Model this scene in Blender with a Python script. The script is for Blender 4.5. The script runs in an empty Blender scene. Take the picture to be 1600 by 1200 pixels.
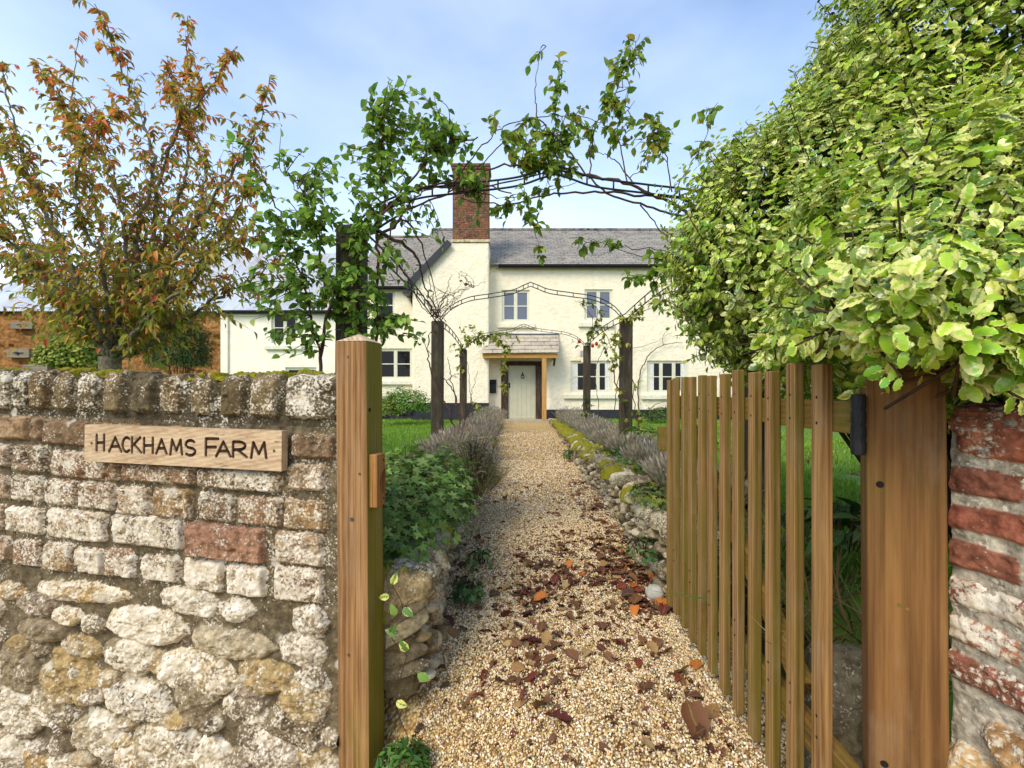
import bpy, math, random
import numpy as np
from mathutils import Vector
R = math.radians
rng = np.random.default_rng(7); random.seed(7)
sc = bpy.context.scene; C = sc.collection
EYE, F, CX, HY = 1.12, 720.0, 800.0, 612.0
def P(px, py, Y): return np.array([(px-CX)/F*Y, Y, EYE-(py-HY)/F*Y])

# ------------------------------------------------------------------ camera, sky, sun
cam = bpy.data.objects.new("camera", bpy.data.cameras.new("camera")); C.objects.link(cam)
cam.location = (0, 0, EYE); cam.rotation_euler = (R(90), 0, 0)
cam.data.sensor_width = 36; cam.data.lens = 36*F/1600; cam.data.shift_y = 12/1600
cam.data.clip_start = .05; cam.data.clip_end = 2000
sc.camera = cam
SUN = np.array([-.42, -.62, .72]); SUN /= np.linalg.norm(SUN)
world = bpy.data.worlds.new("World"); sc.world = world; world.use_nodes = True
wn, wl = world.node_tree.nodes, world.node_tree.links
wn.clear()
sky = wn.new('ShaderNodeTexSky'); sky.sky_type = 'NISHITA'; sky.sun_disc = False
sky.sun_elevation = math.asin(SUN[2]); sky.sun_rotation = math.atan2(SUN[0], SUN[1])
sky.air_density = 1.1; sky.dust_density = .7; sky.ozone_density = 2.2
tc = wn.new('ShaderNodeTexCoord'); mp = wn.new('ShaderNodeMapping'); mp.inputs['Scale'].default_value = (1.0, 1.0, 2.0)
mp.inputs['Location'].default_value = (2.1, .7, .4)
nz = wn.new('ShaderNodeTexNoise'); nz.inputs['Scale'].default_value = 1.7; nz.inputs['Detail'].default_value = 5; nz.inputs['Roughness'].default_value = .48
rp = wn.new('ShaderNodeValToRGB'); rp.color_ramp.elements[0].position = .42; rp.color_ramp.elements[1].position = .74
rp.color_ramp.elements[0].color = (0, 0, 0, 1); rp.color_ramp.elements[1].color = (.38, .38, .38, 1)
mx = wn.new('ShaderNodeMix'); mx.data_type = 'RGBA'; mx.inputs[7].default_value = (4.25, 4.75, 5.5, 1)
bg = wn.new('ShaderNodeBackground'); bg.inputs['Strength'].default_value = .15
wo = wn.new('ShaderNodeOutputWorld')
wl.new(tc.outputs['Generated'], mp.inputs['Vector']); wl.new(mp.outputs[0], nz.inputs['Vector']); wl.new(nz.outputs[0], rp.inputs[0])
sx = wn.new('ShaderNodeSeparateXYZ'); wl.new(tc.outputs['Generated'], sx.inputs[0])
hz = wn.new('ShaderNodeMapRange'); hz.inputs[1].default_value = 0; hz.inputs[2].default_value = .62; hz.inputs[3].default_value = .78; hz.inputs[4].default_value = -.02; wl.new(sx.outputs[2], hz.inputs[0])
mxm = wn.new('ShaderNodeMath'); mxm.operation = 'ADD'; mxm.use_clamp = True; wl.new(hz.outputs[0], mxm.inputs[0]); wl.new(rp.outputs[0], mxm.inputs[1]); wl.new(mxm.outputs[0], mx.inputs[0]); wl.new(sky.outputs[0], mx.inputs[6]); wl.new(mx.outputs[2], bg.inputs[0]); wl.new(bg.outputs[0], wo.inputs[0])
sun = bpy.data.objects.new("sun", bpy.data.lights.new("sun", 'SUN')); C.objects.link(sun)
sun.data.energy = 1.55; sun.data.angle = R(26); sun.data.color = (1, .91, .76)
sun.rotation_euler = Vector(SUN).to_track_quat('Z', 'Y').to_euler()
sc.view_settings.view_transform = 'Standard'; sc.view_settings.look = 'None'
sc.view_settings.exposure = 1.02; sc.view_settings.gamma = 1.0
sc.cycles.max_bounces = 7; sc.cycles.transparent_max_bounces = 6; sc.cycles.transmission_bounces = 4; sc.cycles.diffuse_bounces = 4

# ------------------------------------------------------------------ helpers: colours and materials
def S(r, g, b, k=1.0):
    f = lambda c: (c/255/12.92 if c/255 <= .04045 else ((c/255+.055)/1.055)**2.4)*k
    return (f(r), f(g), f(b), 1)
class G:
    def __init__(s, name):
        s.m = bpy.data.materials.new(name); s.m.use_nodes = True; s.t = s.m.node_tree; s.t.nodes.clear()
        s.tc = s.n('ShaderNodeTexCoord'); s.obj = s.tc.outputs['Object']
    def n(s, t): return s.t.nodes.new(t)
    def put(s, sock, v):
        if v is None: return
        if isinstance(v, bpy.types.NodeSocket): s.t.links.new(v, sock)
        else: sock.default_value = v
    def map(s, scale, vec=None, loc=(0, 0, 0)):
        n = s.n('ShaderNodeMapping'); s.put(n.inputs['Vector'], vec or s.obj); n.inputs['Scale'].default_value = scale
        s.put(n.inputs['Location'], loc); return n.outputs[0]
    def noise(s, scale, detail=4, rough=.55, vec=None, dist=0):
        n = s.n('ShaderNodeTexNoise'); s.put(n.inputs['Vector'], vec or s.obj); n.inputs['Scale'].default_value = scale
        n.inputs['Detail'].default_value = detail; n.inputs['Roughness'].default_value = rough; n.inputs['Distortion'].default_value = dist; return n.outputs[0]
    def vor(s, scale, vec=None, feat='F1', out=0):
        n = s.n('ShaderNodeTexVoronoi'); n.feature = feat; s.put(n.inputs['Vector'], vec or s.obj); n.inputs['Scale'].default_value = scale; return n.outputs[out]
    def ramp(s, fac, stops):
        n = s.n('ShaderNodeValToRGB'); s.put(n.inputs[0], fac); e = n.color_ramp.elements
        while len(e) < len(stops): e.new(.5)
        for el, (p, c) in zip(e, stops):
            el.position = p; el.color = c if not isinstance(c, (int, float)) else (c, c, c, 1)
        return n.outputs[0]
    def mix(s, fac, a, b, mode='MIX'):
        n = s.n('ShaderNodeMix'); n.data_type = 'RGBA'; n.blend_type = mode
        s.put(n.inputs[0], fac); s.put(n.inputs[6], a); s.put(n.inputs[7], b); return n.outputs[2]
    def math(s, op, a, b=0.0, c=None):
        n = s.n('ShaderNodeMath'); n.operation = op; s.put(n.inputs[0], a); s.put(n.inputs[1], b)
        if c is not None: s.put(n.inputs[2], c)
        return n.outputs[0]
    def attr(s, name, out='Color'):
        n = s.n('ShaderNodeAttribute'); n.attribute_name = name; return n.outputs[out]
    def sep(s, v):
        n = s.n('ShaderNodeSeparateXYZ'); s.put(n.inputs[0], v); return n.outputs
    def bump(s, h, strength=.5, dist=.01, nrm=None):
        n = s.n('ShaderNodeBump'); s.put(n.inputs['Height'], h); n.inputs['Strength'].default_value = strength; n.inputs['Distance'].default_value = dist
        s.put(n.inputs['Normal'], nrm); return n.outputs[0]
    def rnd(s): return s.n('ShaderNodeObjectInfo').outputs['Random']
    def done(s, color, rough=.8, nrm=None, spec=.3, metal=0, trans=0):
        b = s.n('ShaderNodeBsdfPrincipled'); s.put(b.inputs['Base Color'], color); s.put(b.inputs['Roughness'], rough)
        s.put(b.inputs['Normal'], nrm); s.put(b.inputs['Specular IOR Level'], spec); s.put(b.inputs['Metallic'], metal)
        o = s.n('ShaderNodeOutputMaterial'); out = b.outputs[0]
        if trans:
            t = s.n('ShaderNodeBsdfTranslucent'); s.put(t.inputs[0], color); m = s.n('ShaderNodeMixShader'); m.inputs[0].default_value = trans
            s.t.links.new(out, m.inputs[1]); s.t.links.new(t.outputs[0], m.inputs[2]); out = m.outputs[0]
        s.t.links.new(out, o.inputs[0]); return s.m

def leaf_mat(name, rough=.45, trans=.3, spec=.35, var=None):
    """colour attribute per leaf, midrib and blotches from the leaf's own uv; var = colour of a cream margin"""
    g = G(name); c = g.attr('col'); uv = g.sep(g.tc.outputs['UV'])
    mid = g.math('ABSOLUTE', g.math('SUBTRACT', uv[1], .5))
    if var:
        n = g.noise(150, 4, .7)
        f = g.math('ADD', g.math('MULTIPLY', mid, 1.7), g.math('MULTIPLY', g.math('SUBTRACT', n, .5), 1.7))
        f = g.math('ADD', f, g.math('MULTIPLY', g.math('SUBTRACT', g.attr('rnd', 'Fac'), .56), 1.1))
        f = g.math('MULTIPLY', g.ramp(f, [(.40, 0), (.62, 1)]), .9)
        c = g.mix(f, c, var)
    else:
        c = g.mix(g.math('MULTIPLY', g.noise(45, 3), .5), c, g.mix(1, c, (.55, .6, .5, 1), 'MULTIPLY'))
    rib = g.ramp(mid, [(.0, 1), (.05, 0)])
    c = g.mix(g.math('MULTIPLY', rib, .35), c, (.35, .38, .12, 1))
    return g.done(c, rough, g.bump(g.noise(60, 2), .25, .004), spec, 0, trans)

def wood_mat(name, light, dark, axis='Z', algae=None, algae_amt=0., knots=True, rough=.75, mid=None):
    g = G(name); off = g.math('MULTIPLY', g.rnd(), 37.0)
    cmb = g.n('ShaderNodeCombineXYZ'); [g.put(cmb.inputs[i], off) for i in range(3)]
    k = {'X': (1.2, 26, 26), 'Y': (26, 1.2, 26), 'Z': (26, 26, 1.2)}[axis]
    v = g.map(k, loc=cmb.outputs[0]); v2 = g.map(tuple(q*3.6 for q in k), loc=cmb.outputs[0])
    n1 = g.noise(1.0, 5, .6, v, .15); n2 = g.noise(1.0, 3, .6, v2)
    w = g.n('ShaderNodeTexWave'); w.wave_type = 'RINGS'; w.rings_direction = {'X': 'X', 'Y': 'Y', 'Z': 'Z'}[axis]
    wv = g.map({'X': (.06, 1, 1), 'Y': (1, .06, 1), 'Z': (1, 1, .06)}[axis], loc=cmb.outputs[0]); g.put(w.inputs['Vector'], wv)
    w.inputs['Scale'].default_value = 26; w.inputs['Distortion'].default_value = 4; w.inputs['Detail'].default_value = 3; w.inputs['Detail Scale'].default_value = .8
    f = g.math('ADD', g.math('MULTIPLY', n1, .5), g.math('ADD', g.math('MULTIPLY', n2, .5), g.math('MULTIPLY', w.outputs[1], .13)))
    fine_ = g.noise(1.0, 2, .5, g.map({'X': (.7, 150, 150), 'Y': (150, .7, 150), 'Z': (150, 150, .7)}[axis], loc=cmb.outputs[0]))
    f = g.math('ADD', g.math('MULTIPLY', g.math('SUBTRACT', f, .5), 1.05), g.math('ADD', .5, g.math('MULTIPLY', g.math('SUBTRACT', fine_, .5), .45)))
    c = g.ramp(f, [(.38, dark), (.55, mid or tuple((a+b)/2 for a, b in zip(light, dark))), (.72, light)])
    big = g.noise(2.2, 3, .5, g.map((2, 2, 2), loc=cmb.outputs[0]))
    c = g.mix(g.math('MULTIPLY', big, .35), c, g.mix(1, c, (.6, .58, .55, 1), 'MULTIPLY'))
    if algae:
        a = g.ramp(g.noise(3.0, 5, .6, g.map((2, 2, .8), loc=cmb.outputs[0])), [(.62-algae_amt*.5, 0), (.82-algae_amt*.45, 1)])
        c = g.mix(g.math('MULTIPLY', a, .8), c, g.mix(g.math('MULTIPLY', f, .5), algae, c))
    crk = g.ramp(g.noise(1.0, 3, .6, g.map({'X': (.9, 70, 70), 'Y': (70, .9, 70), 'Z': (70, 70, .9)}[axis], loc=(3, 5, 7))), [(.66, 0), (.70, 1)])
    c = g.mix(g.math('MULTIPLY', crk, .65), c, tuple(q*.35 for q in dark[:3])+(1,))
    grey = g.ramp(g.noise(4, 5, .7, g.map((3, 3, .9), loc=cmb.outputs[0])), [(.5, 0), (.72, 1)]); c = g.mix(g.math('MULTIPLY', grey, .22), c, S(158, 142, 122))
    return g.done(c, rough, g.bump(g.math('SUBTRACT', f, g.math('MULTIPLY', crk, .6)), .6, .004), .25)

def stone_mat(name, lich_col=S(232, 224, 206), scale=1., dark=.45, moss=False, rough=.92):
    """base colour from the mesh, mottled, under pale lichen whose cover the attribute 'lich' sets"""
    g = G(name); c = g.attr('col'); L = g.attr('lich', 'Fac')
    n1 = g.noise(38*scale, 6, .65); n2 = g.noise(140*scale, 4, .6)
    c = g.mix(g.ramp(n1, [(.38, 1), (.62, 0)]), c, g.mix(1, c, (dark, dark*.97, dark*.92, 1), 'MULTIPLY'))
    c = g.mix(g.math('MULTIPLY', g.ramp(n2, [(.5, 0), (.7, 1)]), .5), c, g.mix(1, c, (1.5, 1.45, 1.35, 1), 'MULTIPLY'))
    # big blotches times fine specks
    big = g.noise(16*scale, 4, .6); fine = g.noise(120*scale, 3, .7, dist=.4); v = g.vor(95*scale)
    t = g.math('ADD', g.math('ADD', g.math('MULTIPLY', big, .75), g.math('MULTIPLY', fine, .9)), g.math('MULTIPLY', g.math('SUBTRACT', .45, v), .35))
    t = g.math('ADD', t, g.math('MULTIPLY', g.math('SUBTRACT', L, .5), .75))
    m = g.ramp(t, [(.80, 0), (.97, 1)])
    lc = g.mix(g.ramp(g.noise(30*scale, 5, .7), [(.35, 0), (.68, 1)]), lich_col, S(176, 160, 128))
    c = g.mix(g.math('MULTIPLY', m, .93), c, lc)
    disc = g.vor(9*scale, g.map((1, 1, 1), loc=(.3, .2, .7))); disc = g.math('ADD', disc, g.math('MULTIPLY', g.math('SUBTRACT', g.noise(40, 3), .5), .14))
    dm = g.math('MULTIPLY', g.ramp(disc, [(.14, 1), (.20, 0)]), g.ramp(g.noise(4, 1), [(.52, 0), (.56, 1)]))
    c = g.mix(g.math('MULTIPLY', dm, .7), c, S(196, 190, 172))
    blk = g.ramp(g.noise(19*scale, 6, .75, g.map((1, 1, 1), loc=(9, 3, 1))), [(.56, 0), (.70, 1)]); c = g.mix(g.math('MULTIPLY', blk, .62), c, S(74, 66, 52))
    och = g.ramp(g.noise(11*scale, 4, .6, g.map((1, 1, 1), loc=(4, 2, 7))), [(.62, 0), (.74, 1)])
    c = g.mix(g.math('MULTIPLY', och, .22), c, S(156, 132, 78) if not moss else S(104, 112, 40))
    h = g.math('ADD', g.math('MULTIPLY', n1, .7), g.math('ADD', g.math('MULTIPLY', n2, .3), g.math('MULTIPLY', m, .25)))
    return g.done(c, rough, g.bump(h, .8, .006), .15)

def plain(name, c1, c2=None, scale=8, rough=.7, bump=.3, bd=.004, spec=.3, metal=0, fine=0):
    g = G(name); n = g.noise(scale, 6, .6)
    c = g.mix(g.ramp(n, [(.35, 0), (.68, 1)]), c1, c2 or c1)
    h = n if not fine else g.math('ADD', n, g.math('MULTIPLY', g.noise(fine, 3), .6))
    return g.done(c, rough, g.bump(h, bump, bd) if bump else None, spec, metal)

# ------------------------------------------------------------------ helpers: meshes and objects
ORG = {}
def mesh_from(name, V, Fs):
    V = np.asarray(V, dtype=np.float32); me = bpy.data.meshes.new(name)
    if isinstance(Fs, np.ndarray): Fs = [Fs]
    if len(Fs) and isinstance(Fs[0], np.ndarray):
        loops = np.concatenate([f.ravel() for f in Fs]).astype(np.int32)
        tot = np.concatenate([np.full(len(f), f.shape[1]) for f in Fs])
    else:
        loops = np.fromiter((i for f in Fs for i in f), dtype=np.int32); tot = np.array([len(f) for f in Fs])
    start = np.concatenate([[0], np.cumsum(tot)[:-1]]).astype(np.int32)
    me.vertices.add(len(V)); me.vertices.foreach_set('co', V.ravel())
    me.loops.add(len(loops)); me.loops.foreach_set('vertex_index', loops)
    me.polygons.add(len(tot)); me.polygons.foreach_set('loop_start', start)
    me.update(calc_edges=True); return me, loops
def obj(name, V, Fs, mat, parent=None, smooth=False, uv=None, col=None, attrs=None, origin=None, bevel=0):
    V = np.asarray(V, dtype=np.float64)
    if parent is not None: o0 = ORG[parent.name]
    elif origin is not None: o0 = np.asarray(origin, float)
    else: o0 = np.array([(V[:, 0].min()+V[:, 0].max())/2, (V[:, 1].min()+V[:, 1].max())/2, V[:, 2].min()])
    me, loops = mesh_from(name, V-o0, Fs)
    me.polygons.foreach_set('use_smooth', np.full(len(me.polygons), bool(smooth)))
    if uv is not None:
        me.uv_layers.new().data.foreach_set('uv', np.asarray(uv, dtype=np.float32)[loops].ravel())
    if col is not None:
        c = np.ones((len(V), 4), dtype=np.float32); c[:, :3] = np.asarray(col)[:, :3]
        me.attributes.new('col', 'FLOAT_COLOR', 'POINT').data.foreach_set('color', c.ravel())
    for k, a in (attrs or {}).items():
        me.attributes.new(k, 'FLOAT', 'POINT').data.foreach_set('value', np.asarray(a, dtype=np.float32))
    me.materials.append(mat)
    o = bpy.data.objects.new(name, me); C.objects.link(o)
    if parent is not None: o.parent = parent
    else: o.location = o0
    ORG[o.name] = o0
    if bevel:
        b = o.modifiers.new('bevel', 'BEVEL'); b.width = bevel; b.segments = 2; b.limit_method = 'ANGLE'; b.angle_limit = R(40)
    return o
def tag(o, label=None, cat=None, group=None, kind=None):
    if label: o['label'] = label
    if cat: o['category'] = cat
    if group: o['group'] = group
    if kind: o['kind'] = kind
    return o
def thing(name, label, cat, loc, group=None):
    o = bpy.data.objects.new(name, None); C.objects.link(o); o.location = tuple(float(q) for q in loc); o.empty_display_size = .1
    ORG[o.name] = np.asarray(loc, float); return tag(o, label, cat, group)
class MB:
    def __init__(s): s.v = []; s.f = []
    def add(s, V, Fs):
        k = len(s.v); s.v += [tuple(map(float, p)) for p in V]; s.f += [tuple(i+k for i in f) for f in Fs]; return s
    def box(s, a, b):
        (x0, y0, z0), (x1, y1, z1) = a, b
        return s.add([(x0, y0, z0), (x1, y0, z0), (x1, y1, z0), (x0, y1, z0), (x0, y0, z1), (x1, y0, z1), (x1, y1, z1), (x0, y1, z1)],
                     [(0, 3, 2, 1), (4, 5, 6, 7), (0, 1, 5, 4), (1, 2, 6, 5), (2, 3, 7, 6), (3, 0, 4, 7)])
    def obox(s, o, ax, ay, az):
        o, ax, ay, az = (np.asarray(q, float) for q in (o, ax, ay, az))
        V = [o, o+ax, o+ax+ay, o+ay, o+az, o+ax+az, o+ax+ay+az, o+ay+az]
        return s.add(V, [(0, 3, 2, 1), (4, 5, 6, 7), (0, 1, 5, 4), (1, 2, 6, 5), (2, 3, 7, 6), (3, 0, 4, 7)])
    def prism(s, pts, d):
        n = len(pts); pts = [np.asarray(p, float) for p in pts]; d = np.asarray(d, float)
        return s.add(pts+[p+d for p in pts], [tuple(range(n))[::-1], tuple(range(n, 2*n))]+[(i, (i+1) % n, n+(i+1) % n, n+i) for i in range(n)])
    def tube(s, pts, r, n=8):
        V, Fq = tube_np(np.asarray(pts, float), r, n); k = len(V)
        s.add(V, [tuple(f) for f in Fq]+[tuple(range(n))[::-1], tuple(range(k-n, k))]); return s
    def build(s, name, mat, parent=None, **k): return obj(name, s.v, s.f, mat, parent, **k)
def tube_np(pts, r, n=6):
    m = len(pts); r = np.broadcast_to(np.asarray(r, float), (m,))
    t = np.gradient(pts, axis=0); t /= np.linalg.norm(t, axis=1, keepdims=True)+1e-9
    up = np.array([.31, .17, .93]) if abs(t[0] @ np.array([.31, .17, .93])) < .9 else np.array([1., .2, 0])
    a = np.cross(t, up); a /= np.linalg.norm(a, axis=1, keepdims=True)+1e-9; b = np.cross(t, a)
    th = np.linspace(0, 2*np.pi, n, endpoint=False)
    V = pts[:, None]+r[:, None, None]*(np.cos(th)[None, :, None]*a[:, None]+np.sin(th)[None, :, None]*b[:, None])
    i = np.arange(m-1)[:, None]*n; j = np.arange(n)[None]; jn = (j+1) % n
    return V.reshape(-1, 3), np.stack([i+j, i+jn, i+n+jn, i+n+j], -1).reshape(-1, 4)
def tubes(name, polys, mat, parent=None, n=5, **k):
    Vs, Fs, o = [], [], 0
    for p, r in polys:
        V, f = tube_np(np.asarray(p, float), r, n); Vs.append(V); Fs.append(f+o); o += len(V)
    return obj(name, np.concatenate(Vs), np.concatenate(Fs), mat, parent, smooth=True, **k)
def spline(pts, n=12):
    """Catmull-Rom through pts"""
    p = np.asarray(pts, float); p = np.vstack([2*p[0]-p[1], p, 2*p[-1]-p[-2]]); out = []
    for i in range(1, len(p)-2):
        for t in np.linspace(0, 1, n, endpoint=False):
            a, b, c, d = p[i-1:i+3]
            out.append(.5*(2*b+(c-a)*t+(2*a-5*b+4*c-d)*t*t+(3*b-a-3*c+d)*t**3))
    out.append(p[-2]); return np.array(out)
def unit(v): return v/(np.linalg.norm(v, axis=-1, keepdims=True)+1e-9)
# leaf templates: rows of (t, half width)
SHAPES = {'oval': [(0, .0), (.12, .30), (.4, .5), (.7, .36), (1, 0)], 'lance': [(0, 0), (.3, .5), (.7, .36), (1, 0)],
          'dia': [(0, 0), (.45, .5), (1, 0)], 'wave': [(0, 0), (.08, .10), (.2, .34), (.32, .40), (.44, .5), (.56, .43), (.68, .46), (.80, .30), (.9, .22), (1, 0)], 'blade': [(0, .4), (.5, .5), (1, 0)]}
def leaf_template(shape, curl, fold):
    rows = SHAPES[shape]; V, uv, Fs = [], [], []
    prev = None
    for t, w in rows:
        mid = -curl*t*t
        if w == 0: V.append((t, 0, mid)); uv.append((t, .5)); cur = [len(V)-1]
        else:
            for sgn in (-1, 0, 1): V.append((t+(.05*abs(sgn) if shape == 'wave' else 0), sgn*w, mid+abs(sgn)*(w*fold+(.055*(-1)**len(V) if shape == 'wave' else 0)))); uv.append((t, .5+.5*sgn*min(1, w*2+.3)))
            cur = [len(V)-3, len(V)-2, len(V)-1]
        if prev:
            if len(prev) == 1 and len(cur) == 3: Fs += [(prev[0], cur[0], cur[1]), (prev[0], cur[1], cur[2])]
            elif len(prev) == 3 and len(cur) == 1: Fs += [(prev[0], cur[0], prev[1]), (prev[1], cur[0], prev[2])]
            else: Fs += [(prev[0], cur[0], cur[1], prev[1]), (prev[1], cur[1], cur[2], prev[2])]
        prev = cur
    return np.array(V, float), np.array(uv, float), Fs
def palm_template():
    V, uv, Fs = [(0, 0, 0)], [(.5, .5)], []
    n = 15
    for i in range(n):
        a = -2.35+4.7*i/(n-1); r = [.42, .75, 1.0][0 if i % 3 == 0 else (2 if i % 3 == 1 else 1)]
        if i % 3 == 0: r = .45
        V.append((r*math.cos(a)*.9+.12, r*math.sin(a)*.9, -.12*r*r+(.06 if i % 3 == 1 else 0))); uv.append((.5+.5*r*math.cos(a), .5+.5*r*math.sin(a)))
    for i in range(1, n): Fs.append((0, i, i+1))
    return np.array(V), np.array(uv), Fs
def leaves_np(pos, axis, nrm, size, aspect, cols, shape='oval', curl=.25, fold=.25):
    T, uv, Fs = palm_template() if shape == 'palm' else leaf_template(shape, curl, fold)
    n, k = len(pos), len(T); axis = unit(axis); side = unit(np.cross(nrm, axis)); nn = np.cross(axis, side)
    size = np.broadcast_to(np.asarray(size, float), (n,)); aspect = np.broadcast_to(np.asarray(aspect, float), (n,))
    V = pos[:, None]+size[:, None, None]*(T[None, :, 0, None]*axis[:, None]+(T[None, :, 1]*aspect[:, None])[..., None]*side[:, None]+T[None, :, 2, None]*nn[:, None])
    out = []
    for d in (3, 4):
        q = np.array([f for f in Fs if len(f) == d], dtype=np.int64)
        if len(q): out.append((q[None]+(np.arange(n)*k)[:, None, None]).reshape(-1, d))
    r = np.repeat(rng.random(n), k)
    return V.reshape(-1, 3), out, np.tile(uv, (n, 1)), np.repeat(np.asarray(cols)[:, :3], k, 0), r
def leaves(name, packs, mat, parent=None, **kw):
    Vs, F3, F4, U, Cc, Rr, o = [], [], [], [], [], [], 0
    for V, fs, uv, c, r in packs:
        for f in fs: (F3 if f.shape[1] == 3 else F4).append(f+o)
        Vs.append(V); U.append(uv); Cc.append(c); Rr.append(r); o += len(V)
    Fs = [np.concatenate(x) for x in (F3, F4) if x]
    return obj(name, np.concatenate(Vs), Fs, mat, parent, uv=np.concatenate(U), col=np.concatenate(Cc), attrs={'rnd': np.concatenate(Rr)}, smooth=True, **kw)
def palette(n, cols, jit=.18):
    c = np.array([q[:3] for q in cols])[rng.integers(0, len(cols), n)]
    return c*(1+jit*rng.standard_normal((n, 1)))*(1+.06*rng.standard_normal((n, 3)))
def rv(n): return unit(rng.standard_normal((n, 3)))
# value noise on the plane
TAB = rng.random((256, 256))
def vn(x, y, sd=0):
    x = np.asarray(x, float)+sd*17.3; y = np.asarray(y, float)+sd*31.7
    xi = np.floor(x).astype(int); yi = np.floor(y).astype(int); fx = x-xi; fy = y-yi
    fx = fx*fx*(3-2*fx); fy = fy*fy*(3-2*fy); g = lambda i, j: TAB[i & 255, j & 255]
    return (g(xi, yi)*(1-fx)+g(xi+1, yi)*fx)*(1-fy)+(g(xi, yi+1)*(1-fx)+g(xi+1, yi+1)*fx)*fy
def fbm(x, y, o=4, sd=0):
    s = 0; a = .5
    for i in range(o): s = s+a*(vn(x*2**i, y*2**i, sd+i)-.5); a *= .55
    return s
def ss(a, b, x): t = np.clip((x-a)/(b-a), 0, 1); return t*t*(3-2*t)
def grid_quads(nu, nv):
    i = np.arange(nu-1)[:, None]*nv; j = np.arange(nv-1)[None]
    return np.stack([i+j, i+nv+j, i+nv+j+1, i+j+1], -1).reshape(-1, 4)

# the lie of the land
def path_z(Y): return .13*ss(2.5, 15, np.asarray(Y, float))
def drop(X, Y): return -ss(2.15, 1.45, Y-.32*np.maximum(0, -.62-X))*(.30*ss(.40, -.38, X)+.32*ss(-.36, -.80, X))
def wall_h(Y): return .38-.27*ss(2.2, 13.5, np.asarray(Y, float))
def bed_z(Y): return path_z(Y)+wall_h(Y)
def xl(Y): return -.37+.03*np.sin(np.asarray(Y, float)*1.1)          # left edge of the path
def xr(Y): return .86+.33*ss(2.0, 14.5, np.asarray(Y, float))+.02*np.sin(np.asarray(Y, float)*1.7)
def rand_gz(X, Y): return bed_z(Y)-.05+.03*fbm(X*1.5, Y*1.5, 3, 3)

# ------------------------------------------------------------------ ground
M_gravel = None
def gravel_material():
    g = G('gravel'); v = g.map((1, 1, .2))
    n = g.n('ShaderNodeTexVoronoi'); g.put(n.inputs['Vector'], v); n.inputs['Scale'].default_value = 88
    hue = g.sep(n.outputs['Color'])[0]
    c = g.ramp(hue, [(0, S(150, 116, 74)), (.25, S(216, 178, 108)), (.5, S(236, 206, 142)), (.75, S(224, 190, 120)), (1, S(244, 228, 184))])
    c = g.mix(g.ramp(n.outputs['Distance'], [(.35, 0), (.75, 1)]), c, S(140, 106, 62))
    c = g.mix(g.math('MULTIPLY', g.ramp(g.noise(2.3, 4), [(.45, 0), (.7, 1)]), .25), c, S(186, 142, 80))
    return g.done(c, .9, g.bump(g.math('SUBTRACT', 1, n.outputs['Distance']), .9, .008), .2)
M_gravel = gravel_material()
M_ground = plain('field', S(86, 104, 44), S(120, 112, 62), 1.2, .95, .5, .03)
o = obj('ground', [(-300, -300, -.66), (300, -300, -.66), (300, 900, -.66), (-300, 900, -.66)], [(0, 1, 2, 3)], M_ground, origin=(0, 0, 0)); tag(o, kind='structure')
def gravel_sheet(name, ys, xa, xb, n):
    Yg, Tg = np.meshgrid(ys, np.linspace(0, 1, n), indexing='ij'); A, B = xa(Yg), xb(Yg); Xg = A+(B-A)*Tg
    o = obj(name, np.stack([Xg, Yg, path_z(Yg)+drop(Xg, Yg)+.012*fbm(Xg*3, Yg*3, 3, 5)-.006], -1).reshape(-1, 3), grid_quads(len(ys), n), M_gravel, origin=(0, 0, 0), smooth=True); tag(o, kind='structure')
gravel_sheet('gravel_path', np.concatenate([np.arange(1.9, 6, .05), np.arange(6, 15.61, .15)]), lambda Y: xl(Y)-.06, lambda Y: xr(Y)+.1, 40)
gravel_sheet('gravel_forecourt', np.arange(-2, 1.901, .03), lambda Y: -3.6+0*Y, lambda Y: 1.05+0*Y, 160)
# loose stones lying on the near part of the path
def pebble_field(n, Ya, Yb, s0, s1):
    Y = Ya+(Yb-Ya)*rng.random(n); X = np.where(Y < 1.75, -.62, xl(Y)-.03)+(np.where(Y < 1.5, .95, xr(Y)+.06)-np.where(Y < 1.75, -.62, xl(Y)-.03))*rng.random(n)
    return X, Y, s0+(s1-s0)*rng.random(n)**1.6
ico = []
t = (1+5**.5)/2
for a, b in ((-1, t), (1, t), (-1, -t), (1, -t)): ico.append((a, b, 0))
for a, b in ((-1, t), (1, t), (-1, -t), (1, -t)): ico.append((0, a, b))
for a, b in ((-1, t), (1, t), (-1, -t), (1, -t)): ico.append((b, 0, a))
ICO = unit(np.array(ico)); ICOF = np.array([(0, 11, 5), (0, 5, 1), (0, 1, 7), (0, 7, 10), (0, 10, 11), (1, 5, 9), (5, 11, 4), (11, 10, 2), (10, 7, 6), (7, 1, 8), (3, 9, 4), (3, 4, 2), (3, 2, 6), (3, 6, 8), (3, 8, 9), (4, 9, 5), (2, 4, 11), (6, 2, 10), (8, 6, 7), (9, 8, 1)])
GRAV = [S(228, 206, 160), S(204, 172, 114), S(240, 228, 198), S(188, 152, 94), S(150, 118, 76), S(224, 194, 140), S(200, 180, 146), S(232, 212, 168), S(130, 108, 80), S(214, 184, 126), S(244, 236, 214), S(116, 98, 78)]
bx, by, bs = [np.concatenate(q) for q in zip(pebble_field(66000, 1.15, 2.6, .0030, .0068), pebble_field(40000, 2.6, 4.6, .0042, .0078), pebble_field(12000, 4.6, 7.2, .007, .012), pebble_field(7000, 7.0, 12, .008, .013))]
n = len(bx); bz = path_z(by)+drop(bx, by)+.012*fbm(bx*3, by*3, 3, 5)+bs*(.15+.5*rng.random(n))
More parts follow.
